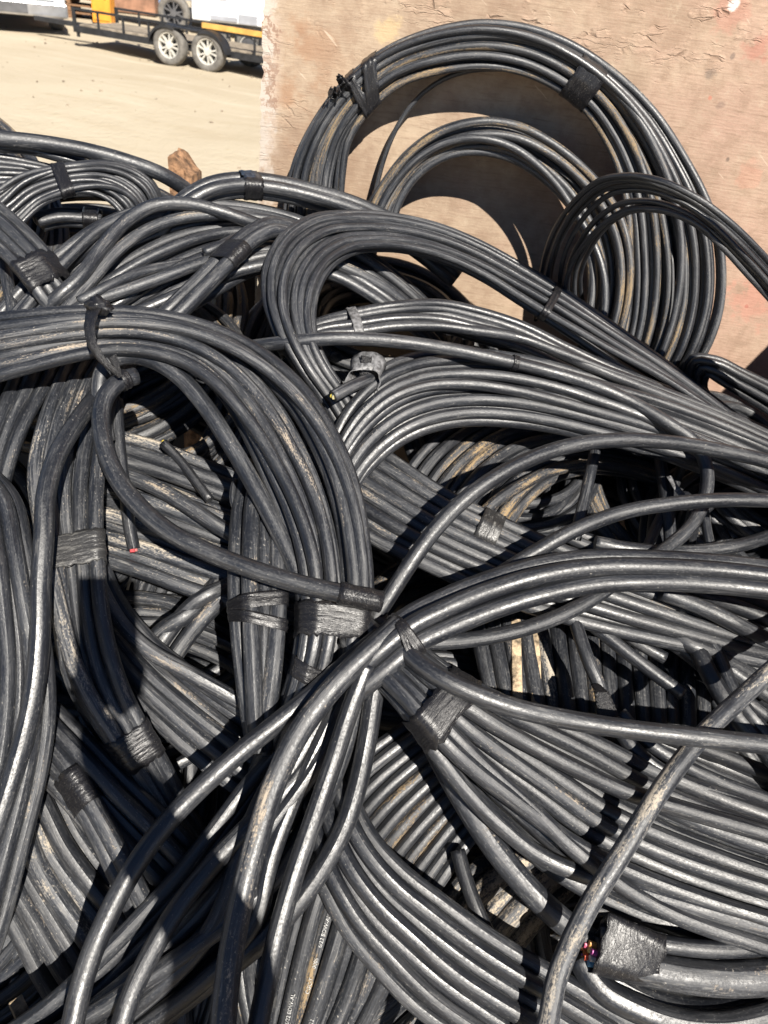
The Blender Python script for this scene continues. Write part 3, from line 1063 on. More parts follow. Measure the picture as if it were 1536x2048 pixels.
# ================================================================== THE HEAP OF COILS
# ---- coils deep in the heap, seen only through the gaps
def ring_coil(label, cx, cy, h, R, n, r, tilt=0.0, taz=0.0, seed=0, mat='scuff', group=None, sq=1.0):
    rng = np.random.RandomState(seed)
    root = empty('cable_coil', (cx, cy, float(heap(cx, cy)) + h), label, 'cable coil', group)
    s = np.linspace(0, 1, 81)
    strands = []
    for i in range(n):
        a0 = rng.uniform(0, 6.28)
        rad_o = rng.uniform(-1, 1) * r * 3.0
        z_o = rng.uniform(-1, 1) * r * 2.6
        a = 2 * math.pi * s + a0
        env = np.sin(math.pi * s) ** 0.5
        RR = R + rad_o + r * 1.2 * np.sin(2 * a + rng.uniform(0, 6)) * env
        zz_ = z_o + r * 1.5 * np.sin(a * 1.0 + rng.uniform(0, 6))
        x, y = RR * np.cos(a), sq * RR * np.sin(a)
        p = np.stack([cx + x, cy + y, heap(cx + x, cy + y) + h + zz_ + tilt * (x * math.cos(taz) + y * math.sin(taz))], 1)
        strands.append(p)
        tube('cable_turn', p, r * rng.uniform(0.9, 1.05), M[mat], root, 8)
    return root


deep = [(-0.34, 0.32, -0.13, 0.16), (-0.3, 0.42, -0.15, 0.14), (-0.42, 0.42, -0.16, 0.16), (-0.25, 0.30, -0.22, 0.2),(-0.55, 0.55, -0.17, 0.22), (-0.42, 0.62, -0.26, 0.20), (-0.2, 0.9, -0.28, 0.18), (0.2, 0.85, -0.26, 0.2), (0.35, 0.75, -0.3, 0.2), (-0.35, 0.3, -0.2, 0.22), (0.3, 0.95, -0.2, 0.15), (-0.25, 1.12, -0.22, 0.2), (0.12, 0.38, -0.22, 0.16), (-0.42, 0.95, -0.20, 0.30), (0.05, 1.05, -0.22, 0.32), (0.48, 1.05, -0.21, 0.30), (-0.30, 0.50, -0.20, 0.30), (0.18, 0.55, -0.23, 0.31), (0.58, 0.62, -0.20, 0.30),
        (-0.60, 1.30, -0.17, 0.26), (-0.05, 1.32, -0.16, 0.24), (0.42, 1.33, -0.20, 0.24), (-0.1, 0.75, -0.32, 0.36), (0.45, 0.30, -0.25, 0.28), (-0.15, 0.22, -0.27, 0.27),
        (-0.75, 0.75, -0.19, 0.26), (0.85, 0.95, -0.19, 0.27), (-0.95, 1.25, -0.12, 0.28)]
for (px, py, h) in ((40, 1950, -0.13), (60, 1850, -0.15), (20, 2010, -0.12), (110, 1990, -0.15), (-20, 1900, -0.12), (1420, 1030, -0.13), (1500, 960, -0.12), (1310, 990, -0.15), (1540, 1090, -0.13), (330, 880, -0.17), (420, 860, -0.19), (300, 800, -0.15), (760, 660, -0.12), (1000, 900, -0.14)):
    w_ = P(px, py, h)
    deep.append((float(w_[0]), float(w_[1]), h, 0.15))
for i, (x, y, h, R_) in enumerate(deep):
    ring_coil('dark coil at the bottom of the heap, glimpsed through gaps', x, y, h, R_, 16, 0.0105,
              0.15 * math.sin(i * 2.0), i * 1.3, 100 + i, ['dusty', 'scuff', 'dusty', 'mud'][i % 4], 'coils buried in the heap')

# ---- against the plywood
coil('wallbig', 'hanging_coil', 'large coil leaning upright on the plywood with a knotted strap at upper left', [
    (566, 470, 690, 480, 10), (574, 390, 686, 410, 8.5), (590, 318, 690, 340, 7.5), (630, 238, 700, 282, 7), (690, 160, 738, 222, 6.5), (770, 98, 800, 170, 6), (865, 60, 880, 145, 6), (960, 45, 960, 136, 6),
    (1060, 57, 1040, 146, 6), (1150, 92, 1112, 178, 6.5), (1240, 152, 1172, 226, 7), (1312, 220, 1212, 290, 8), (1372, 305, 1240, 365, 10), (1416, 385, 1250, 430, 12), (1443, 460, 1252, 500, 14), (1452, 540, 1252, 570, 16),
    (1446, 615, 1246, 640, 18), (1424, 685, 1230, 710, 20), (1385, 750, 1205, 780, 21), (1330, 830, 1170, 850, 22)], 13, 0.0086, surf='wall', layers=2, amp=0.75, cross=2, mats=['scuff', 'clean', 'mud', 'dusty'], sides=12)
coil('wallsmall', 'hanging_coil', 'smaller muddy coil leaning on the plywood inside the large upright coil', [
    (715, 470, 790, 480, 11), (735, 410, 792, 430, 9.5), (765, 362, 812, 382, 8.5), (815, 300, 850, 340, 8), (880, 256, 900, 314, 8), (960, 237, 955, 308, 8), (1035, 247, 1015, 320, 8), (1105, 283, 1070, 352, 8.5),
    (1165, 330, 1112, 392, 9.5), (1212, 382, 1146, 442, 11), (1246, 440, 1168, 500, 13), (1262, 505, 1178, 555, 15), (1262, 580, 1176, 610, 17), (1248, 650, 1164, 665, 19), (1225, 720, 1145, 720, 21)], 8, 0.0092,
     surf='wall', layers=2, amp=0.8, cross=2, mats=['mud', 'mud', 'dusty', 'scuff'])
cable('wallwire', 'thin loose wire drooping from the upright coil across the plywood to the small coil', [
    (1010, 138, 5), (935, 142, 4), (880, 162, 3.6), (830, 202, 3.4), (792, 258, 3.2), (768, 318, 3.2), (754, 370, 3.6), (742, 430, 5)], 0.0046, 'scuff', 'wall', 'loose_wire', 'wire')
coil('rstand', 'standing_coil', 'loose thin-wire coil standing on edge in front of the right side of the plywood', [
    (1070, 640, 1185, 640, 14), (1078, 580, 1172, 590, 17), (1090, 510, 1172, 545, 21), (1112, 450, 1192, 500, 26), (1145, 398, 1225, 455, 31), (1190, 355, 1270, 428, 36), (1245, 342, 1325, 425, 40), (1310, 350, 1385, 446, 43),
    (1385, 383, 1440, 490, 44.5), (1450, 430, 1500, 556, 45), (1510, 488, 1556, 620, 45), (1570, 560, 1615, 690, 45), (1625, 650, 1660, 770, 45)], 7, 0.0055, surf='wall', layers=1, amp=2.2, cross=3, loose=0.02, arch=1.6, mats=['blank', 'clean', 'scuff'])
coil('rlow', 'bent_coil', 'dark doubled-over coil low in the right corner, its sharp bend facing the pile', [
    (1410, 850, 1470, 860, 24), (1378, 800, 1440, 815, 25), (1366, 745, 1412, 775, 26), (1380, 712, 1420, 752, 27), (1425, 712, 1440, 765, 27.5), (1480, 735, 1480, 790, 28), (1540, 762, 1535, 825, 28), (1620, 805, 1610, 880, 28)], 6, 0.0085, surf='wall', layers=2, mats=['blank', 'clean'])

# ---- back left
cable('bk1', 'thick cable along the back edge at far left, highest against the sand', [(-80, 268, 5), (0, 277, 5), (90, 287, 5), (180, 303, 5), (260, 325, 4.5), (330, 352, 3), (385, 390, -1), (420, 430, -6)], 0.0135, 'scuff')
cable('bk2', 'thin shiny cable with faint print just under the back edge cable at left', [(-60, 290, 3), (0, 295, 3), (60, 300, 3), (130, 318, 2.5), (200, 336, 1), (260, 360, -2)], 0.0085, 'clean')
coil('bk3', 'cable_bundle', 'flat bundle of four cables at the left border behind the small taped coil', [(-80, 306, -80, 372, 1), (0, 312, 0, 372, 1), (70, 326, 70, 368, 0.5), (140, 345, 140, 372, -1), (220, 372, 210, 398, -4)], 6, 0.0075, mats=['scuff', 'clean'], cross=0)
coil('tl', 'small_coil', 'small thin-cable coil with one tape band at the top left of the heap', [
    (-60, 400, -20, 510, 1), (-15, 385, 40, 455, 2.5), (40, 350, 85, 412, 4), (95, 332, 120, 396, 5), (155, 322, 155, 386, 5.5), (220, 317, 198, 392, 5), (275, 330, 228, 412, 4), (312, 356, 246, 436, 2.5), (330, 392, 252, 462, 0), (330, 440, 248, 492, -4)],
     12, 0.0056, mats=['clean', 'scuff'], layers=2, amp=0.8)
tape('tl', 0.47, 0.022)
coil('tlin', 'cable_stub', 'short taped bundle end inside the small top left coil', [(60, 432, 90, 458, -2), (110, 420, 120, 450, -2), (160, 420, 160, 452, -2), (205, 424, 200, 456, -2)], 3, 0.0085, 'dusty', layers=2, cross=0, amp=0.2)
tape('tlin', 0.9, 0.026)
coil('bk4', 'cable_bundle', 'three-cable taped arch behind the left coils, nearest the plywood foot', [
    (270, 500, 310, 530, -3), (310, 448, 345, 470, 2), (358, 398, 385, 425, 5), (415, 364, 425, 402, 7), (480, 352, 480, 392, 7.5), (555, 357, 552, 398, 7.5), (640, 376, 630, 414, 7), (720, 400, 705, 438, 6), (790, 432, 770, 470, 4), (860, 475, 835, 515, 1), (930, 530, 900, 570, -3)], 3, 0.0118, 'scuff', layers=2, cross=0, amp=0.45)
tape('bk4', 0.37, 0.032, rag=0.002)

coil('lmain', 'cable_coil', 'broad coil in the left middle with a kinked twin cable and cut ends on it', [
    (-80, 730, 60, 800, -2), (-25, 650, 150, 730, 0), (50, 565, 250, 690, 2), (120, 500, 330, 660, 3.5), (190, 447, 395, 625, 4.5), (260, 418, 455, 585, 5), (330, 405, 505, 556, 5), (410, 403, 560, 540, 5), (490, 411, 625, 545, 4.5),
    (570, 428, 690, 565, 4), (650, 460, 750, 600, 3), (730, 503, 810, 645, 1), (800, 555, 860, 690, -2), (870, 620, 900, 740, -6)], 12, 0.0118, 'scuff', mats=['scuff', 'scuff', 'clean', 'dusty'], amp=0.7, layers=2, cross=2.5)
cable('lover', 'single cable curling over the top of the broad left coil', [
    (70, 640, 3), (110, 600, 6.5), (160, 555, 8), (205, 495, 8.5), (258, 438, 9), (310, 411, 9.5), (370, 407, 9.5), (430, 420, 9), (490, 440, 8), (550, 462, 6), (620, 500, 3)], 0.0112, 'scuff')
coil('lkink', 'kinked_cables', 'taped pair of cables with a sharp kink on top of the broad left coil', [
    (270, 672, 310, 690, 5), (330, 612, 360, 640, 7), (400, 546, 425, 574, 8.5), (455, 490, 478, 520, 9.5), (500, 456, 518, 484, 10), (540, 441, 548, 470, 10), (580, 446, 578, 476, 9), (640, 470, 625, 500, 6)], 2, 0.0118, 'scuff', layers=1, cross=0, amp=0.15)
tape('lkink', 0.56, 0.045)
cable('lcut', 'short cable with a white cut end poking left across the broad left coil', [(158, 604, 7), (190, 587, 7.5), (230, 566, 7.5), (280, 545, 7), (350, 530, 5.5), (430, 515, 3.5)], 0.0088, 'scuff', tips=[(0, [(0.75, 0.72, 0.68)])])
cable('lcut2', 'stubby cut cable end resting beside the taped kink', [(408, 506, 9), (430, 496, 9.3), (460, 480, 9), (490, 468, 7)], 0.0075, 'scuff')
coil('ltop', 'cable_bundle', 'bundle slanting down from the left border into a wide black tape patch', [
    (-90, 320, -120, 420, 7), (-20, 388, -50, 470, 7.5), (30, 432, 0, 510, 7.5), (75, 478, 40, 552, 7), (110, 520, 70, 592, 6), (150, 575, 105, 640, 3), (190, 640, 150, 700, -1)], 5, 0.0118, 'scuff', layers=2, amp=0.4, cross=0)
tape('ltop', 0.66, 0.050, rag=0.003)
wires(COILS['ltop']['strands'][1][len(COILS['ltop']['strands'][1]) * 55 // 100], np.array([0.3, 0.3, 0.8]), 0.006, [(0.6, 0.05, 0.05), (0.6, 0.3, 0.3)], COILS['ltop']['root'])
cable('ltopv', 'dark upright cable bit at the left border below the slanting bundle', [(8, 520, 1), (14, 560, 1), (22, 600, 1), (26, 650, 0)], 0.010, 'scuff')

# ---- middle
coil('arch', 'cable_coil', 'tall narrow arched coil in the middle with a thin black band on its right leg', [
    (668, 850, 735, 850, 2), (632, 792, 700, 792, 5), (588, 730, 660, 735, 8), (548, 660, 636, 680, 10), (524, 590, 630, 630, 11), (526, 525, 640, 580, 12), (560, 465, 668, 535, 12.5), (618, 430, 712, 508, 12.5), (695, 422, 770, 502, 12),
    (785, 428, 840, 510, 11), (870, 446, 905, 530, 10), (950, 477, 970, 562, 9), (1030, 520, 1035, 605, 8), (1100, 562, 1092, 644, 7.5), (1170, 610, 1150, 682, 7), (1250, 666, 1225, 730, 6), (1330, 722, 1305, 775, 5), (1420, 790, 1390, 830, 4), (1510, 860, 1480, 890, 1)],
     10, 0.0084, mats=['scuff', 'scuff', 'clean'], amp=0.7, layers=2, arch=0.6, cross=2.5)
tape('arch', 0.66, 0.014)
coil('mid', 'cable_bundle', 'shiny flat bundle running right from a grey tape loop below the arched coil', [
    (560, 690, 560, 712, 2), (640, 642, 640, 672, 4), (710, 622, 715, 668, 5), (790, 608, 795, 660, 6), (880, 604, 880, 668, 6), (960, 620, 955, 690, 6), (1045, 648, 1040, 712, 6), (1130, 690, 1120, 744, 5.5), (1220, 732, 1210, 780, 5), (1320, 772, 1310, 818, 4.5), (1430, 815, 1425, 865, 4), (1560, 872, 1550, 920, 3)],
     6, 0.0100, mats=['clean', 'clean', 'scuff'], layers=2, amp=0.5, cross=1)
tape('mid', 0.155, 0.016, mat=M['greytape'])
coil('bigright', 'cable_coil', 'big smooth coil sweeping across the right middle under a single loose cable', [
    (640, 960, 660, 1090, -3), (655, 895, 695, 1010, 1), (675, 835, 735, 945, 4), (705, 785, 785, 897, 6), (755, 738, 835, 868, 7.5), (820, 710, 890, 852, 8), (900, 702, 955, 847, 8), (985, 706, 1030, 853, 8), (1080, 722, 1115, 866, 7.5),
    (1180, 748, 1210, 886, 7), (1285, 776, 1310, 912, 6.5), (1400, 815, 1420, 950, 6), (1540, 872, 1545, 1000, 5), (1640, 915, 1640, 1040, 3)], 10, 0.0110, mats=['clean', 'scuff', 'scuff'], layers=2, amp=0.65, arch=1.0, cross=2)
M_LOOP = [(500, 694, 7), (580, 684, 10.5), (650, 678, 12), (760, 680, 12.5), (880, 695, 12.5), (990, 717, 12.5), (1090, 741, 12), (1180, 768, 12), (1260, 802, 12), (1335, 846, 12), (1390, 886, 11), (1413, 935, 9.5), (1410, 995, 8), (1382, 1052, 6.5),
          (1330, 1098, 5.5), (1250, 1152, 5), (1160, 1212, 5), (1060, 1254, 5.5), (950, 1278, 6.5), (860, 1284, 8), (800, 1280, 8.5)]
cable('loop', 'single loose cable making one wide loop down the right side of the big smooth coil', M_LOOP, 0.0108, 'scuff')
tape('loop', 0.305, 0.010)
# grey loop of strapping tape and the cut end beside it
coil('tagstub', 'cable_stub', 'short cut cable with a yellow core beside the grey tape loop', [(663, 786, 668, 800, 9), (690, 770, 695, 786, 9), (720, 756, 725, 772, 8.5), (760, 742, 765, 760, 6)], 1, 0.0095, 'scuff', layers=1, cross=0, amp=0.0)
wires(COILS['tagstub']['strands'][0][0], COILS['tagstub']['strands'][0][0] - COILS['tagstub']['strands'][0][2], 0.0085, [(0.45, 0.36, 0.06), (0.4, 0.36, 0.2), (0.1, 0.2, 0.25)], COILS['tagstub']['root'])


def strip(name, pts, w, label=None, cat=None, mat='tape', parent=None, wdir=None, thick=0.0009):
    """a ribbon of tape or strap through world points"""
    p = np.asarray(pts, float)
    s = np.linspace(0, 1, 48)
    d = np.concatenate([[0], np.cumsum(np.linalg.norm(np.diff(p, axis=0), axis=1))])
    d /= d[-1]
    q = np.stack([np.interp(s, d, p[:, i]) for i in range(3)], 1)
    for _ in range(6):
        q[1:-1] = 0.25 * q[:-2] + 0.5 * q[1:-1] + 0.25 * q[2:]
    org = np.array(parent.location) if parent is not None else np.zeros(3)
    V, F, uv = [], [], []
    t = np.gradient(q, axis=0)
    for i in range(len(q)):
        tt = t[i] / np.linalg.norm(t[i])
        wd = np.asarray(wdir(i / 47.0) if callable(wdir) else wdir, float)
        wd = wd - tt * wd.dot(tt)
        wd /= np.linalg.norm(wd)
        ww = w[0] + (w[1] - w[0]) * i / 47.0 if isinstance(w, tuple) else w
        for k, e in enumerate((-0.5, -0.17, 0.17, 0.5)):
            V.append(q[i] - org + wd * e * ww + np.cross(wd, tt) * 0.0006 * math.sin(i * 1.3 + k * 2))
            uv.append((s[i] * 0.2, e))
    for i in range(len(q) - 1):
        for k in range(3):
            a = i * 4 + k
            F.append((a, a + 1, a + 5, a + 4))
    o = mesh_obj(name, V, F, M[mat], parent, True, uv)
    md = o.modifiers.new('solid', 'SOLIDIFY')
    md.thickness = thick
    md.offset = 0
    if label:
        tag(o, label, cat)
    return o


c0 = P(728, 768, 0.085)
ex, ey = RT, np.array([0, 0.35, 0.94])
lp = [c0 + ex * a + ey * b_ for a, b_ in ((-0.004, -0.01), (-0.016, -0.004), (-0.023, 0.010), (-0.022, 0.026), (-0.012, 0.035), (0.002, 0.036), (0.016, 0.034), (0.024, 0.024), (0.024, 0.008), (0.018, -0.008))]
strip('tape_loop', lp, 0.034, 'stiff loop of grey strapping tape sticking up in the middle of the heap', 'tape', 'greytape', None, np.array([0.1, 0.85, 0.5]))
strip('tape_tab', [P(728, 775, 0.075), P(730, 745, 0.10), P(733, 712, 0.122)], 0.017, 'black tape tab standing inside the grey tape loop', 'tape', 'tape', None, ex)

# ---- big left arch
coil('larch', 'cable_coil', 'big dusty coil arching over the left half, its right leg taped to a single loop', [
    (-110, 640, -110, 800, 6), (-30, 630, -30, 768, 9), (60, 621, 60, 742, 11), (140, 616, 145, 720, 12), (220, 616, 222, 708, 12.5), (310, 623, 300, 714, 13), (400, 642, 372, 742, 13), (485, 672, 425, 790, 13), (560, 715, 462, 850, 12.5), (622, 772, 492, 915, 12),
    (668, 840, 520, 985, 11.5), (702, 910, 545, 1050, 11), (726, 985, 566, 1115, 10.5), (740, 1065, 580, 1180, 10), (748, 1150, 582, 1250, 9.5), (745, 1230, 572, 1320, 9), (728, 1320, 548, 1400, 7), (700, 1410, 515, 1480, 4), (660, 1500, 480, 1560, 0), (610, 1590, 440, 1650, -4)],
     12, 0.0108, mats=['scuff', 'scuff', 'clean', 'dusty', 'sand'], amp=0.5, layers=2, arch=1.1, cross=1.6, seed=5)
cable('larchin', 'innermost cable of the left arch, bent sharply back at its strap', [
    (213, 880, 6), (204, 830, 9), (199, 785, 11), (205, 745, 12), (228, 718, 13), (262, 711, 13.5), (305, 720, 13.5), (355, 750, 13.5), (405, 805, 13), (455, 880, 12), (505, 965, 11), (548, 1045, 10), (585, 1120, 9.5), (612, 1200, 9)], 0.0122, 'scuff')
cable('sloop', 'single cable hanging in a long swag below the left arch to its tape joint', [
    (272, 752, 14), (250, 758, 14.5), (224, 775, 15), (206, 805, 15), (202, 850, 15), (212, 905, 15), (240, 965, 15), (285, 1020, 15), (345, 1068, 15), (420, 1106, 15.5), (510, 1140, 15.5), (600, 1168, 15.5), (690, 1188, 15.5), (765, 1204, 15)], 0.0122, 'clean')
tape('sloop', 0.955, 0.055)
tape('sloop', 0.04, 0.012)

# strap on the crown of the left arch
strip('strap', [P(204, 608, 0.16), P(186, 622, 0.20), P(178, 652, 0.205), P(184, 690, 0.20), P(208, 725, 0.19), P(240, 752, 0.175)], (0.026, 0.008), 'twisted black plastic strap tied round the crown of the left arch', 'strap', 'tape', None, lambda f: RT * (1 - 0.4 * f) + np.array([0, 0, 0.5]) * f)
strip('strap', [P(224, 712, 0.19), P(234, 735, 0.185), P(240, 755, 0.175)], (0.012, 0.006), 'narrow end of strap dangling beside the bent innermost cable', 'strap', 'tape', None, RT)
bm = bmesh.new()
bmesh.ops.create_icosphere(bm, subdivisions=3, radius=0.012)
rg = np.random.RandomState(2)
for v in bm.verts:
    v.co *= 1 + rg.normal(0, 0.14)
    v.co.x *= 1.35
kn = bm_obj('strap_knot', bm, M['tape'], None, True, 0, tuple(P(196, 612, 0.19)))
tag(kn, 'crumpled black knot of the strap on top of the left arch', 'knot')

# ---- left column of coils
coil('lfan', 'cable_bundle', 'fan of cables running down from under the left arch at the left border', [
    (-10, 690, 150, 690, 0), (-20, 770, 110, 765, 2), (-45, 860, 60, 850, 3), (-70, 950, 25, 950, 3), (-90, 1050, 10, 1050, 2), (-100, 1150, 0, 1160, 0)], 6, 0.0122, mats=['dusty', 'scuff', 'scuff'], amp=0.4, cross=0)
coil('lcol', 'cable_coil', 'dusty vertical coil left of centre with clear tape round its waist', [
    (140, 690, 310, 690, -1), (100, 770, 250, 765, 2), (65, 860, 222, 860, 4.5), (50, 950, 208, 960, 5.5), (62, 1040, 202, 1050, 6), (80, 1130, 205, 1140, 6), (95, 1220, 212, 1230, 6), (110, 1310, 228, 1310, 5.5), (138, 1390, 255, 1390, 4.5), (180, 1460, 290, 1460, 3), (235, 1540, 330, 1530, 0), (290, 1620, 370, 1610, -4)],
     7, 0.0124, mats=['dusty', 'dusty', 'scuff', 'grey'], amp=0.45, layers=2, cross=1)
tape('lcol', 0.455, 0.045, mat=M['cleartape'], rag=0.002)
tape('lcol', 0.86, 0.050, rag=0.002)
cable('lsingle', 'smooth cable lying over the dusty vertical coil at left', [(240, 745, 5), (200, 785, 9), (150, 850, 13), (110, 920, 15), (92, 990, 16), (88, 1070, 16), (82, 1160, 15.5), (80, 1260, 15), (72, 1360, 14.5), (55, 1450, 14), (30, 1540, 13.8), (5, 1620, 13.8), (-30, 1720, 14)], 0.0122, 'clean')
coil('lbot', 'cable_coil', 'coil bulging in from the left border, its cables bowing down to lower left', [(-130, 930, -10, 950, 11), (-95, 1010, 35, 1000, 13), (-75, 1100, 58, 1090, 14), (-70, 1200, 82, 1200, 13.5), (-72, 1300, 102, 1300, 12), (-85, 1400, 108, 1400, 11), (-100, 1500, 98, 1500, 10.8), (-120, 1600, 76, 1610, 11), (-145, 1700, 48, 1720, 11.5), (-165, 1800, 14, 1840, 12.3), (-180, 1920, -30, 1960, 13.5)],
     9, 0.0122, mats=['scuff', 'clean', 'dusty'], amp=0.45, layers=2, cross=1)
coil('lx', 'cable_bundle', 'bundle of parallel cables slanting down right at lower left', [
    (20, 1310, -20, 1420, 0), (75, 1370, 20, 1490, 1.5), (125, 1420, 70, 1550, 2.5), (185, 1480, 125, 1610, 3), (250, 1545, 185, 1680, 3), (320, 1610, 245, 1745, 2), (390, 1680, 310, 1810, 0), (460, 1750, 370, 1870, -3)], 6, 0.0122, mats=['scuff', 'dusty', 'clean'], amp=0.35, layers=2, cross=0)
coil('lx2', 'taped_pair', 'two dusty cables with a tape collar dropping under the lower left bundle', [(80, 1500, 110, 1490, 2), (130, 1570, 165, 1560, 3), (180, 1660, 215, 1640, 3.5), (220, 1740, 258, 1715, 3.5), (262, 1830, 300, 1800, 1)], 2, 0.0122, 'dusty', layers=1, cross=0, amp=0.2)
tape('lx2', 0.30, 0.05)
coil('llow', 'cable_coil', 'wide dusty coil deep at lower left, its cables fanning to the dark corner', [
    (70, 1500, -60, 1620, -7), (120, 1580, -40, 1700, -6.5), (170, 1670, -20, 1790, -6.5), (230, 1750, 20, 1870, -7), (300, 1820, 60, 1950, -8), (370, 1890, 110, 2030, -9), (440, 1960, 160, 2110, -11)], 8, 0.0135, mats=['dusty', 'grey', 'dusty'], amp=0.5, layers=2, cross=0)
M['chip'] = M['palewood']
bm = bmesh.new()
box(bm, -0.008, 0.008, -0.022, 0.022, -0.004, 0.004)
w_ = bm_obj('wood_offcut', bm, M['palewood'], None, False, 0.001, tuple(P(46, 2032, 0.0)))
w_.rotation_euler = (0.3, 0.2, 0.9)
tag(w_, 'pale wood offcut wedged in the dark bottom left corner', 'wood')

# ---- hole left of centre
coil('hole', 'cable_coil', 'dusty flattened coil lying inside the opening below the left arch', [
    (150, 850, 120, 1100, -9), (230, 862, 200, 1130, -7.5), (310, 885, 290, 1160, -7), (400, 918, 380, 1190, -7), (490, 950, 470, 1215, -7.5), (590, 990, 570, 1240, -8.5), (690, 1040, 670, 1270, -10)], 10, 0.0135, mats=['dusty', 'grey', 'scuff', 'dusty'], amp=0.7, layers=2, cross=1)
cable('redtip', 'thin cable hanging in the left opening with a red cut end', [(234, 800, 4), (236, 860, 3.5), (243, 930, 2), (252, 1000, 0), (260, 1060, -2), (268, 1098, -3)], 0.0092, 'clean', tips=[(1, [(0.5, 0.08, 0.09), (0.45, 0.16, 0.15)])])
cable('yeltip', 'dark cut cable end with a yellow core in the shadow of the left arch', [(420, 1000, -5), (390, 960, -4.5), (355, 915, -4), (326, 886, -3.5)], 0.0075, 'blank', tips=[(1, [(0.5, 0.38, 0.06)])])  # darkest jacket colour used to deepen the arch's shade on this stub
cable('curl', 'thin curl of wire beside the right edge of the left opening', [(470, 960, 4), (464, 985, 5), (466, 1010, 5), (480, 1030, 4.5), (500, 1040, 3)], 0.004, 'scuff', name='loose_wire', cat='wire')
coil('hx', 'cable_bundle', 'short criss-cross cables at the bottom of the left opening', [(270, 1320, 350, 1330, -9), (320, 1250, 395, 1270, -8.5), (370, 1190, 440, 1210, -8.5), (420, 1130, 490, 1150, -10)], 4, 0.0115, 'dusty', layers=1, cross=2, amp=1.0)
coil('diag', 'cable_bundle', 'wide bundle slanting from the left column down to centre, mostly shaded', [
    (180, 1030, 120, 1150, -4), (205, 1110, 150, 1240, -3), (245, 1200, 200, 1330, -2), (310, 1280, 265, 1410, -1.5), (390, 1340, 340, 1485, -1.5), (480, 1395, 420, 1555, -2), (570, 1450, 510, 1620, -4), (660, 1510, 600, 1690, -7)], 8, 0.0125, mats=['scuff', 'dusty', 'scuff'], amp=0.4, layers=2, cross=1)
coil('l2', 'cable_bundle', 'four upright cables with a twisted tape tie beside the left arch leg', [
    (490, 930, 580, 930, 2), (474, 1000, 568, 1000, 5), (464, 1080, 570, 1090, 6.5), (460, 1160, 570, 1170, 7), (466, 1250, 566, 1260, 7), (478, 1340, 556, 1350, 6), (494, 1430, 540, 1440, 4.5), (508, 1500, 530, 1505, 3)], 4, 0.0122, mats=['scuff', 'dusty'], amp=0.3, layers=2, cross=0)
tape('l2', 0.50, 0.020, skew=-0.1)
tape('l2', 0.56, 0.016, skew=0.25)
tape('larch', 0.745, 0.045, rag=0.003)
tape('larch', 0.80, 0.024, sel=[3, 4, 5, 6, 7, 8, 9, 10, 11], skew=0.2)

# ---- right of centre
coil('under', 'cable_bundle', 'shiny straight bundle passing beneath the long loose cables right of centre', [
    (660, 820, 600, 960, -3), (730, 870, 660, 1030, -0.5), (810, 925, 735, 1085, 0.5), (900, 985, 830, 1135, 1), (1000, 1035, 930, 1180, 1), (1100, 1080, 1040, 1218, 1), (1210, 1125, 1160, 1250, 1), (1330, 1175, 1285, 1280, 0.5), (1440, 1225, 1410, 1305, -0.5), (1560, 1270, 1540, 1330, -2)],
     8, 0.0120, mats=['scuff', 'dusty', 'dusty', 'clean'], amp=0.55, layers=2, cross=2)
tape('under', 0.385, 0.035, sel=[0, 1, 2], mat=M['cleartape'])
coil('swirl', 'cable_coil', 'dusty coil of concentric turns deep in the right opening', [
    (800, 960, 985, 1140, -9), (835, 905, 1015, 1075, -7.5), (885, 860, 1055, 1015, -6.5), (960, 820, 1105, 970, -6.5), (1050, 805, 1165, 950, -6.5), (1150, 810, 1230, 950, -7), (1260, 830, 1295, 965, -8), (1370, 870, 1360, 1000, -10)], 10, 0.0122, mats=['dusty', 'scuff', 'mud'], amp=0.6, layers=2, cross=1)
coil('swirl2', 'cable_coil', 'shaded coil in the far right opening behind the single loop', [
    (1290, 1160, 1420, 1200, -8), (1280, 1060, 1390, 1110, -7), (1300, 980, 1400, 1050, -6.5), (1360, 930, 1440, 1010, -6.5), (1440, 920, 1500, 1000, -7), (1540, 940, 1580, 1020, -8)], 7, 0.011, mats=['scuff', 'blank'], amp=0.7, layers=2, cross=1)
cable('v1', 'upright cable piece crossing the right opening under the long arc cable', [(1192, 890, 2), (1184, 930, 2), (1172, 985, 1.5), (1160, 1035, 1), (1150, 1080, -1)], 0.0095, 'scuff')
cable('v2', 'thicker upright cable in the right opening, partly shaded', [(1312, 880, 1), (1322, 930, 1), (1330, 985, 0.5), (1338, 1045, 0), (1342, 1110, -2)], 0.0105, 'scuff')
cable('v3', 'slanting cable beside the thicker upright cable in the right opening', [(1378, 905, 0), (1356, 950, 0), (1338, 1000, -0.5), (1310, 1060, -1), (1285, 1120, -2)], 0.009, 'scuff')
cable('v4', 'short upright cable under the second arc cable near the right border', [(1406, 1010, 1), (1412, 1050, 0.5), (1422, 1100, -0.5)], 0.008, 'scuff')
cable('low1', 'cable curving along the bottom of the right opening to the border', [(1190, 1085, 3), (1260, 1098, 3.5), (1340, 1104, 3.5), (1420, 1100, 3.5), (1490, 1088, 3.5), (1560, 1064, 3.5)], 0.011, 'scuff')
strip('tape_tail', [P(1338, 952, 0.03), P(1352, 975, 0.035), P(1368, 995, 0.03)], 0.010, 'loose grey tail of tape on the slanting cable in the right opening', 'tape', 'greytape', None, RT)
strip('tape_tail', [P(1262, 893, 0.06), P(1278, 902, 0.055), P(1298, 895, 0.06)], 0.018, 'small dark tape flap under the long arc cable', 'tape', 'tape', None, UP)
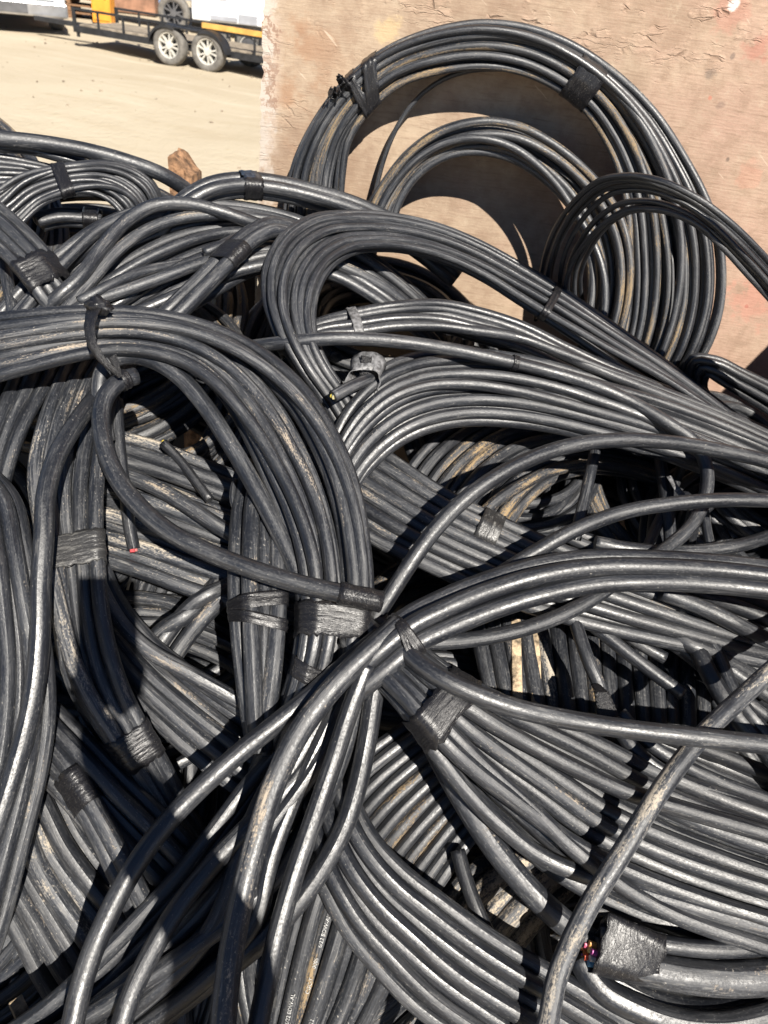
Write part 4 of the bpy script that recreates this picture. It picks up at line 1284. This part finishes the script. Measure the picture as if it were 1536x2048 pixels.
cable('arc1', 'long bright cable arcing from the central tie up to the right border', [(730, 1265, 7), (770, 1205, 9), (812, 1140, 10.5), (868, 1062, 12.5), (940, 990, 14.5), (1030, 932, 16), (1130, 894, 17), (1240, 880, 17.5), (1350, 886, 17.5), (1450, 903, 17), (1545, 925, 16.5), (1650, 955, 16)], 0.0112, 'clean')
cable('arc2', 'second arc cable, lower, from the foreground bundle to the right border', [(930, 1190, 8), (1000, 1148, 9), (1070, 1104, 10), (1150, 1060, 11.5), (1240, 1026, 12.5), (1340, 1008, 13.5), (1440, 1000, 14.5), (1550, 1002, 15), (1660, 1010, 15.5)], 0.0108, 'clean')

# deep right hole
coil('slats', 'cable_coil', 'row of dusty upright turns deep in the lower right opening', [
    (930, 1190, 1430, 1220, -11), (940, 1260, 1425, 1290, -10.5), (955, 1330, 1420, 1360, -10.5), (970, 1400, 1420, 1430, -11), (980, 1480, 1420, 1500, -13)], 13, 0.0130, mats=['dusty', 'mud', 'scuff', 'grey', 'dusty', 'scuff'], amp=0.3, layers=2, cross=0)
for (x, lab) in ((1034, 'narrow pale wooden lath upright in the lower right opening, left of its twin'), (1072, 'narrow pale wooden lath upright in the lower right opening, right of its twin')):
    a, b_ = P(x - 4, 1240, -0.085), P(x, 1410, -0.085)
    dv = b_ - a
    o = boxes('wooden_lath', [(-0.0075, 0.0075, -np.linalg.norm(dv) / 2, np.linalg.norm(dv) / 2, -0.006, 0.006)], M['palewood'], None, 0.001)
    o.location = tuple((a + b_) / 2)
    o.rotation_euler = Vector(-dv).to_track_quat('Y', 'Z').to_euler()
    tag(o, lab, 'lath')
cable('r1', 'dark cable dropping to a tape tie inside the lower right opening', [(1148, 1235, 2), (1162, 1280, 2), (1180, 1330, 2), (1200, 1375, 1.5), (1206, 1410, 1)], 0.0095, 'scuff')
cable('r2', 'bright straight cable with a cut end in the lower right opening', [(1150, 1225, 1), (1200, 1262, 1), (1250, 1302, 1), (1310, 1348, 1), (1366, 1388, 1)], 0.0098, 'clean')
cable('r3', 'short bright cut cable just above the straight one in the lower right opening', [(1230, 1255, -1), (1270, 1282, -1), (1300, 1300, -1), (1330, 1316, -1)], 0.0088, 'clean')
cable('r4', 'dark cable slanting steeply through the lower right opening to the border', [(1350, 1230, 1), (1390, 1290, 1.5), (1425, 1360, 2), (1470, 1430, 2), (1530, 1500, 1.5), (1590, 1570, 0)], 0.0125, 'blank')
cable('r5', 'second steep dark cable right of the first in the lower right opening', [(1395, 1240, 1), (1435, 1310, 1.5), (1470, 1390, 2), (1520, 1455, 2), (1570, 1510, 1)], 0.0105, 'scuff')
coil('rb', 'cable_bundle', 'bundle of shiny cables leaving right below the foreground bundle', [(1300, 1215, 1290, 1260, -3), (1380, 1260, 1370, 1310, -3), (1460, 1310, 1440, 1370, -3.5), (1560, 1370, 1530, 1440, -5)], 4, 0.0105, mats=['clean', 'scuff'], layers=2, cross=1)
coil('rc', 'cable_bundle', 'shaded bundle at the right border behind the foreground bundle', [(1330, 1150, 1320, 1190, 1), (1420, 1175, 1410, 1225, 0), (1500, 1200, 1490, 1262, -1), (1600, 1240, 1590, 1310, -2)], 4, 0.0112, mats=['scuff', 'blank'], layers=1, cross=1)
cable('r6', 'cable sagging below the lower right opening behind the dusty diagonal', [(1225, 1440, 3), (1260, 1490, 3.5), (1310, 1535, 3.5), (1380, 1570, 3), (1470, 1600, 2), (1560, 1640, 0)], 0.0105, 'clean')
cable('r7', 'thinner cable paired with the sagging one behind the dusty diagonal', [(1240, 1425, 2), (1290, 1480, 2.5), (1350, 1520, 2.5), (1430, 1560, 1.5), (1540, 1600, 0)], 0.009, 'scuff')
coil('rd', 'cable_bundle', 'dark bundle in the shaded hollow right of the dusty diagonal', [(1150, 1430, 1150, 1500, -5), (1260, 1445, 1255, 1530, -5), (1370, 1480, 1360, 1570, -5.5), (1480, 1520, 1470, 1620, -6), (1600, 1570, 1590, 1680, -8)], 5, 0.0118, mats=['scuff', 'blank', 'dusty'], layers=2, cross=1)
strip('tape_tie', [P(1190, 1368, 0.025), P(1203, 1385, 0.045), P(1212, 1415, 0.04), P(1216, 1440, 0.03)], (0.012, 0.030), 'shiny black tape tie hanging in the lower right opening', 'tape', 'tape', None, RT)

# ---- foreground bundle: three thick cables from the right border through the tie, then fanning down left
coil('fore', 'cable_bundle', 'thick bright bundle sweeping from the right border into the central tie', [(1660, 1150, 1660, 1210, 15), (1540, 1132, 1540, 1190, 14.5), (1420, 1118, 1420, 1176, 14), (1300, 1110, 1300, 1170, 14), (1190, 1108, 1192, 1176, 13.8), (1080, 1122, 1090, 1198, 13.5), (980, 1150, 995, 1228, 13), (890, 1184, 910, 1262, 13), (815, 1222, 838, 1296, 13), (750, 1275, 775, 1348, 12.5), (690, 1332, 712, 1400, 11)],
     4, 0.0132, mats=['clean', 'clean', 'scuff'], layers=1, amp=0.35, arch=0.4, cross=0)
tape('fore', 0.865, 0.013)
tape('fore', 0.878, 0.008, skew=0.3)
cable('f1', 'lone cable swinging out left of the foreground bundle with a bright streak', [(760, 1272, 12), (690, 1330, 11.6), (620, 1392, 11.5), (555, 1445, 11.8), (480, 1505, 12.5), (405, 1572, 13.5), (330, 1650, 14.5), (265, 1740, 16), (212, 1840, 17), (172, 1940, 18.5), (145, 2050, 20), (130, 2140, 21)], 0.0120, 'clean')
cable('f2', 'sand-caked thick cable running down the middle of the foreground', [(800, 1248, 14), (730, 1310, 14.5), (660, 1382, 14.7), (600, 1462, 15), (556, 1550, 15.5), (525, 1640, 16), (500, 1730, 16.6), (478, 1820, 17.4), (460, 1920, 18.5), (446, 2050, 20), (440, 2140, 21)], 0.0140, 'sand')
cable('f3', 'slim cable lying straight down beside the sand-caked cable', [(735, 1330, 14), (700, 1420, 13.5), (668, 1520, 13.3), (630, 1630, 13.5), (592, 1740, 14), (560, 1850, 15), (535, 1960, 16.3), (515, 2060, 17.8), (505, 2140, 19)], 0.0115, 'clean')
cable('f5', 'bright cable curving down to the lower left, second from the lone one', [(640, 1500, 8), (570, 1582, 8.5), (490, 1660, 9.8), (415, 1740, 11.2), (350, 1825, 12.8), (300, 1910, 14.4), (262, 1990, 15.8), (238, 2070, 17), (225, 2140, 18)], 0.0118, 'clean')
coil('fan', 'cable_coil', 'long foreground coil fanning from the central tie down to the bottom left corner', [(758, 1270, 700, 1290, 5), (750, 1350, 640, 1390, 4.5), (738, 1440, 565, 1480, 4.3), (714, 1560, 480, 1570, 4.3), (672, 1680, 390, 1680, 4.8), (600, 1790, 290, 1800, 5.5), (500, 1895, 180, 1920, 6.5), (385, 1990, 80, 2010, 7), (260, 2080, -40, 2090, 7)], 10, 0.0122, mats=['clean', 'scuff', 'clean'], amp=0.5, layers=2, arch=1.2, cross=2)
cable('f6', 'outermost right cable of the foreground fan, catching a long highlight', [(775, 1285, 10), (752, 1370, 9.5), (738, 1460, 9), (718, 1560, 8.8), (690, 1650, 9), (645, 1735, 9.5), (590, 1812, 10), (520, 1885, 10), (430, 1955, 9), (330, 2030, 7), (220, 2110, 4)], 0.0122, 'clean')
cable('gcab', 'loose cable bowing from the central tie to the right border, over the dusty diagonal', [(790, 1270, 12), (818, 1308, 15), (868, 1348, 17), (940, 1384, 17.5), (1030, 1416, 17), (1140, 1440, 16), (1260, 1459, 15.5), (1390, 1474, 15.5), (1540, 1490, 15), (1660, 1500, 14.5)], 0.0118, 'scuff')
cable('dusty', 'pale dusty cable lying diagonally across the lower right corner', [
    (1060, 2140, 13), (1092, 2060, 13.5), (1114, 1955, 13.5), (1167, 1832, 13.5), (1250, 1695, 13), (1325, 1575, 12.5), (1410, 1465, 12), (1480, 1398, 12), (1560, 1325, 11.5), (1650, 1250, 11)], 0.0118, 'grey')

# ---- lower right
coil('broom', 'cable_coil', 'thick coil spreading like a broom from a wide black tape collar', [(740, 1215, 680, 1290, 5), (800, 1262, 735, 1340, 8), (862, 1312, 785, 1392, 10.5), (925, 1355, 828, 1446, 11.5), (1000, 1392, 868, 1510, 10.5), (1090, 1430, 920, 1585, 8.5), (1200, 1480, 985, 1665, 6.5), (1310, 1535, 1070, 1750, 4.5), (1420, 1578, 1180, 1815, 3.5), (1540, 1618, 1310, 1870, 3), (1680, 1660, 1480, 1925, 3), (1860, 1700, 1680, 1985, 2)],
     11, 0.0128, mats=['scuff', 'clean', 'dusty', 'scuff'], amp=0.6, layers=2, arch=1.0, cross=2)
tape('broom', 0.195, 0.044, rag=0.003)
cable('thick', 'thick smooth cable along the lower edge of the broom coil', [
    (850, 1455, 4), (885, 1525, 5), (930, 1605, 5.5), (985, 1690, 5.5), (1050, 1770, 5.5), (1120, 1838, 5), (1200, 1895, 3), (1290, 1945, 1), (1380, 1975, 0)], 0.0150, 'scuff')
coil('ribs', 'cable_coil', 'ribbed stack of short brown dusty turns in the gap at bottom centre', [
    (640, 1590, 835, 1850, -7), (690, 1530, 872, 1795, -5.5), (748, 1482, 908, 1742, -5), (812, 1440, 945, 1690, -5), (880, 1405, 990, 1640, -6), (950, 1380, 1040, 1590, -8)], 10, 0.0092, mats=['dusty', 'mud', 'scuff'], amp=0.22, layers=1, arch=0.6, cross=0)
coil('ribs2', 'cable_coil', 'sand-covered turns deep below the thick smooth cable', [(880, 1780, 1000, 1960, -15), (930, 1735, 1050, 1890, -14.5), (985, 1700, 1100, 1830, -15), (1040, 1670, 1150, 1780, -16)], 5, 0.0150, 'caked', amp=0.2, layers=1, cross=0)
cable('under2', 'dark flat cable standing across the gap at bottom centre', [(915, 1700, -2), (935, 1770, -1), (958, 1830, 0), (985, 1890, 0)], 0.009, 'blank')
coil('jay', 'cable_coil', 'smooth coil sweeping from bottom centre down to the lower right', [
    (668, 1430, 575, 1560, -3), (690, 1510, 600, 1640, 2), (712, 1590, 625, 1720, 4.5), (752, 1665, 655, 1800, 6), (815, 1735, 695, 1880, 6.5), (895, 1798, 750, 1950, 6.5), (985, 1862, 825, 2025, 6), (1085, 1925, 910, 2090, 5.5), (1200, 1990, 1010, 2160, 5), (1330, 2060, 1120, 2230, 4)], 9, 0.0125, mats=['clean', 'dusty', 'scuff'], amp=0.55, layers=2, arch=1.0, cross=0.5)
coil('print', 'cable_coil', 'brown dusty coil with white printed lettering, upright at bottom centre', [(640, 1660, 850, 1830, 1), (608, 1750, 808, 1900, 1), (582, 1840, 782, 1970, 0), (562, 1930, 752, 2030, -1.5), (545, 2020, 715, 2090, -3.5), (530, 2110, 680, 2150, -6)], 8, 0.0118, mats=['dusty', 'mud', 'dusty'], amp=0.25, layers=2, arch=0.4, cross=0)
# taped cable end with coloured cores
core = [(0.75, 0.30, 0.06), (0.75, 0.12, 0.05), (0.7, 0.62, 0.2), (0.72, 0.25, 0.06), (0.70, 0.66, 0.6), (0.6, 0.12, 0.2), (0.75, 0.4, 0.08), (0.5, 0.10, 0.35), (0.75, 0.2, 0.06), (0.15, 0.35, 0.5), (0.7, 0.35, 0.1), (0.25, 0.08, 0.3)]
coil('fat', 'cut_cable', 'fat cable wrapped in black tape with a cut end of coloured cores', [
    (1187, 1896, 1187, 1924, 6.5), (1230, 1908, 1230, 1936, 6.5), (1300, 1924, 1300, 1952, 7), (1380, 1938, 1380, 1966, 7), (1460, 1944, 1460, 1972, 6.5), (1560, 1938, 1560, 1966, 6)], 1, 0.0185, 'dusty', layers=1, cross=0, amp=0, arch=0)
q = COILS['fat']['strands'][0]
wires(q[0], (q[0] - q[2]) / np.linalg.norm(q[0] - q[2]), 0.0185, core, COILS['fat']['root'])
coil('fat2', 'cable_bundle', 'curved bare cables tucked beneath the fat taped cable', [
    (1180, 1880, 1150, 1925, 1), (1225, 1945, 1190, 1985, 2), (1290, 1985, 1260, 2025, 2.5), (1370, 2008, 1350, 2056, 2.5), (1450, 2008, 1445, 2062, 2), (1530, 1985, 1550, 2040, 1)], 2, 0.0150, 'clean', layers=1, cross=0, amp=0.1)
cable('fat3', 'slimmer cable lying along the top of the fat taped cable', [(1200, 1862, 6), (1260, 1874, 7), (1330, 1888, 7), (1420, 1898, 6.5), (1500, 1896, 5.5), (1580, 1885, 4)], 0.010, 'clean')
COILS['fatset'] = dict(strands=[COILS['fat']['strands'][0][:60], COILS['fat3']['strands'][0]], r=0.0185, root=COILS['fat']['root'])


def wrap(root, secs, name='tape_wrap', mat='tape'):
    """tape wound round several cables: sections of discs (world point, radius), hulled and lofted"""
    org = np.array(root.location)
    cen = [np.mean([p for p, r in s], axis=0) for s in secs]
    V, uv, F = [], [], []
    nn = 48
    for i, s in enumerate(secs):
        tg = cen[min(i + 1, len(secs) - 1)] - cen[max(i - 1, 0)]
        tg /= np.linalg.norm(tg)
        vw = CAM - cen[i]
        e2 = vw - tg * vw.dot(tg)
        e2 /= np.linalg.norm(e2)
        e1 = np.cross(e2, tg)
        pts = []
        for p, r in s:
            a = np.linspace(0, 2 * math.pi, 16, endpoint=False)
            pts += [((p - cen[i]) @ e1 + r * math.cos(x), (p - cen[i]) @ e2 + r * math.sin(x)) for x in a]
        h = hull2(pts)
        h = np.roll(h, -int(np.argmin(h[:, 1])), axis=0)
        hc = np.vstack([h, h[:1]])
        L = np.concatenate([[0], np.cumsum(np.linalg.norm(np.diff(hc, axis=0), axis=1))])
        u = np.linspace(0, L[-1], nn)
        x, y = np.interp(u, L, hc[:, 0]), np.interp(u, L, hc[:, 1])
        fold = 0.0008 * np.sin(np.arange(nn) * 0.9 + i * 1.7)
        for k in range(nn):
            V.append(cen[i] + (x[k] * e1 + y[k] * e2) - org + tg * fold[k] * 2.0)
            uv.append((i * 0.012, k / nn))
    for i in range(len(secs) - 1):
        for k in range(nn - 1):
            a = i * nn + k
            F.append((a, a + 1, a + nn + 1, a + nn))
    o = mesh_obj(name, V, F, M[mat], root, True, uv)
    md = o.modifiers.new('solid', 'SOLIDIFY')
    md.thickness = 0.0012
    return o


FR, SR = COILS['fat']['r'] * 1.07, COILS['fat3']['r'] * 1.1
wrap(COILS['fat']['root'], [[(P(1194 + 122 * t, 1911 + 31 * t, 0.066), FR), (P(1206 + 104 * t, 1826 + 62 * t, 0.083), 0.004 + (SR - 0.002) * t)] for t in (0, 0.06, 0.2, 0.4, 0.6, 0.8, 0.94, 1.0)])

# knot and strap on the upright coil, its right tape band
tape('wallbig', 0.225, 0.030, skew=0.55, rag=0.002)
tape('wallbig', 0.205, 0.018, skew=0.2, rag=0.002)
tape('wallbig', 0.520, 0.052, sel=[2, 3, 4, 5, 6, 7, 8, 9, 10, 11, 12], rag=0.001)
rg = np.random.RandomState(8)
for k, (px, py) in enumerate(((684, 168), (672, 182), (692, 160))):
    pts = [P(px + rg.uniform(-16, 16), py + rg.uniform(-16, 16), 0.11 + 0.012 * math.sin(i * 2.0 + k), 'wall') for i in range(6)]
    strip('tape_scrap', pts, 0.012, ['ragged tape tail at the knotted strap of the upright coil', 'curled tape scrap left of the knotted strap', 'frayed tape end above the knotted strap'][k], 'tape', 'tape', None, np.array([0.5, -0.6, 0.6]))

# printed lettering on the brown dusty coil


def lettering(coil_key, idx, f0, text, size, label=None):
    """white print laid on the side of a cable that faces up to the viewer"""
    c = COILS[coil_key]
    p = c['strands'][idx][::-1]
    r = c['r'] * 1.05
    cu = bpy.data.curves.new('print_src', 'FONT')
    cu.body = text
    cu.size = size
    cu.resolution_u = 2
    tmp = bpy.data.objects.new('print_src', cu)
    COL.objects.link(tmp)
    bpy.context.view_layer.update()
    me = bpy.data.meshes.new_from_object(tmp.evaluated_get(bpy.context.evaluated_depsgraph_get()))
    bpy.data.objects.remove(tmp, do_unlink=True)
    bm = bmesh.new()
    bm.from_mesh(me)
    bpy.data.meshes.remove(me)
    bmesh.ops.triangulate(bm, faces=bm.faces[:])
    bmesh.ops.subdivide_edges(bm, edges=[e for e in bm.edges if e.calc_length() > size * 0.25], cuts=1)
    L = np.concatenate([[0], np.cumsum(np.linalg.norm(np.diff(p, axis=0), axis=1))])
    start = f0 * L[-1]
    org = np.array(c['root'].location)
    for v in bm.verts:
        d = start + v.co.x
        w = np.array([np.interp(d, L, p[:, i]) for i in range(3)])
        w2 = np.array([np.interp(d + 0.004, L, p[:, i]) for i in range(3)])
        t = w2 - w
        t /= np.linalg.norm(t)
        vw = CAM - w
        n = vw - t * vw.dot(t)
        n /= np.linalg.norm(n)
        u = np.cross(n, t)
        a = (v.co.y - size * 0.35) / r
        q = w + (r + 0.0004) * (math.cos(a) * n + math.sin(a) * u)
        v.co = Vector(q - org)
    bm_obj('printed_lettering', bm, M['print'], c['root'])


M['print'] = simple('white_print', (0.45, 0.45, 0.44), 0.6, 0, 0.4, 300)
lettering('print', 2, 0.60, '6/22 BDW-AL', 0.0068)
lettering('print', 2, 0.505, '0005', 0.0068)
lettering('print', 2, 0.385, 'CGC-T', 0.0068)
lettering('print', 1, 0.21, '6/22 BDW-AL', 0.0068)
lettering('print', 3, 0.24, '5/22', 0.0068)
# ================================================================== THE PHOTOGRAPHER (behind the lens; only the shadow falls into the picture)
M['skin'] = simple('skin', (0.42, 0.25, 0.17), 0.5, 0, 0.06, 20)
M['shirt'] = simple('navy_shirt', (0.03, 0.04, 0.07), 0.85, 0, 0.15, 60)
M['jeans'] = simple('jeans', (0.05, 0.065, 0.10), 0.85, 0, 0.2, 80)
M['hair'] = simple('dark_hair', (0.02, 0.015, 0.012), 0.6, 0, 0.2, 90)
M['boot'] = simple('brown_boot', (0.08, 0.05, 0.03), 0.6, 0, 0.2, 30)


def skin_mesh(name, verts, edges, radii, root, mat, parent, sub=2):
    me = bpy.data.meshes.new(name)
    me.from_pydata([tuple(v) for v in verts], edges, [])
    o = bpy.data.objects.new(name, me)
    link(o, parent)
    md = o.modifiers.new('skin', 'SKIN')
    md.use_smooth_shade = True
    for i, r in enumerate(radii):
        sv = me.skin_vertices[0].data[i]
        sv.radius = (r, r) if np.isscalar(r) else r
        sv.use_root = (i == root)
    s = o.modifiers.new('sub', 'SUBSURF')
    s.levels = s.render_levels = sub
    me.materials.append(mat)
    return o


hand = CAM + RT * -0.030 - UP * 0.150 - FW * 0.014
base = np.array([0.10, -0.74, 0.0])
ps = empty('person', tuple(base), 'person in a navy shirt and jeans holding up a phone behind the heap front', 'person')
V0 = [(0, 0, 0.86), (0, 0.01, 1.02), (0, 0.0, 1.20), (0, -0.01, 1.32), (0, 0.0, 1.40),
      (0.18, 0.05, 1.345), (0.10, 0.43, 1.455), None, None,
      (-0.17, 0.0, 1.31), (-0.22, -0.02, 1.04), (-0.20, 0.07, 0.80), (-0.19, 0.10, 0.73),
      (0.09, 0, 0.80), (0.11, 0.02, 0.45), (0.11, -0.02, 0.09), (0.12, 0.12, 0.045),
      (-0.09, 0, 0.80), (-0.11, 0.02, 0.45), (-0.11, -0.02, 0.09), (-0.12, 0.12, 0.045),
      (0, 0.03, 1.49), (0, 0.035, 1.58)]
V0[7] = tuple(hand + np.array([0.012, -0.05, -0.035]) - base)
V0[8] = tuple(hand + np.array([0, -0.004, -0.004]) - base)
E0 = [(0, 1), (1, 2), (2, 3), (3, 4), (3, 5), (5, 6), (6, 7), (7, 8), (3, 9), (9, 10), (10, 11), (11, 12), (0, 13), (13, 14), (14, 15), (15, 16), (0, 17), (17, 18), (18, 19), (19, 20), (4, 21), (21, 22)]
R0 = [(0.16, 0.115), (0.145, 0.105), (0.165, 0.115), (0.12, 0.09), 0.058, 0.070, 0.058, 0.032, 0.034, 0.065, 0.045, 0.030, 0.032,
      0.088, 0.06, 0.045, 0.042, 0.088, 0.06, 0.045, 0.042, (0.075, 0.09), (0.078, 0.092)]
bd = skin_mesh('body', V0, E0, R0, 0, M['shirt'], ps)
# bake so that skin, shirt, jeans and boots can be told apart by place
dg = bpy.context.evaluated_depsgraph_get()
me2 = bpy.data.meshes.new_from_object(bd.evaluated_get(dg))
bd.modifiers.clear()
bd.data = me2
me2.materials.clear()
for k in ('shirt', 'skin', 'jeans', 'boot', 'hair'):
    me2.materials.append(M[k])
wr = np.array(V0[7])
for f in me2.polygons:
    c = np.array(f.center)
    if c[2] > 1.41 and abs(c[0]) < 0.095 and c[1] < 0.2:
        f.material_index = 4 if (c[2] > 1.58 or (c[1] < 0.0 and c[2] > 1.48)) else 1
    elif np.linalg.norm(c - wr) < 0.07 or (c[0] < -0.12 and c[2] < 0.84):
        f.material_index = 1
    elif c[2] < 0.12:
        f.material_index = 3
    elif c[2] < 0.89:
        f.material_index = 2
    f.use_smooth = True
for sx_ in (-1, 1):
    bm = bmesh.new()
    bmesh.ops.create_uvsphere(bm, u_segments=12, v_segments=8, radius=0.012)
    bm_obj('eye', bm, simple('eye_white', (0.7, 0.68, 0.65), 0.2, 0, 0.02), ps, True, 0, (sx_ * 0.03, 0.118, 1.54))
tube('nose', np.array([(0, 0.115, 1.552), (0, 0.135, 1.525), (0, 0.142, 1.505), (0, 0.125, 1.498)]) + base, np.array([0.008, 0.011, 0.014, 0.009]), M['skin'], ps, 10)
tube('mouth', np.array([(-0.024, 0.112, 1.465), (0, 0.126, 1.468), (0.024, 0.112, 1.465)]) + base, 0.006, simple('lips', (0.36, 0.14, 0.12), 0.4), ps, 8)
# fingers closed round the lower edge of the phone
for k, (a0, ln) in enumerate(((0.020, 0.95), (0.0, 1.05), (-0.02, 1.0), (-0.038, 0.8))):
    b0 = hand + RT * (-0.028 * ln) + UP * (0.004 + a0 * 0.9 + 0.01)
    pts = [hand + UP * a0 * 0.6 - FW * 0.004, b0 + FW * 0.004, b0 - RT * 0.014 + FW * 0.016, b0 - RT * 0.004 + FW * 0.021]
    tube('finger', np.array(pts), np.array([0.0105, 0.0095, 0.0085, 0.007]), M['skin'], ps, 10)
tube('thumb', np.array([hand + RT * 0.018 - FW * 0.008, hand + RT * 0.042 + UP * 0.015 - FW * 0.01, hand + RT * 0.046 + UP * 0.042 - FW * 0.004, hand + RT * 0.034 + UP * 0.06 - FW * 0.004]), np.array([0.014, 0.012, 0.0105, 0.008]), M['skin'], ps, 10)
bm = bmesh.new()
box(bm, -0.066, 0.012, -0.150, 0.012, -0.012, -0.004)
ph = bm_obj('phone', bm, M['dark_grey'], None, False, 0.003)
ph.matrix_world = Matrix(((RT[0], UP[0], FW[0], CAM[0]), (RT[1], UP[1], FW[1], CAM[1]), (RT[2], UP[2], FW[2], CAM[2]), (0, 0, 0, 1)))
tag(ph, 'dark phone held up in the photographer\'s right hand', 'phone')
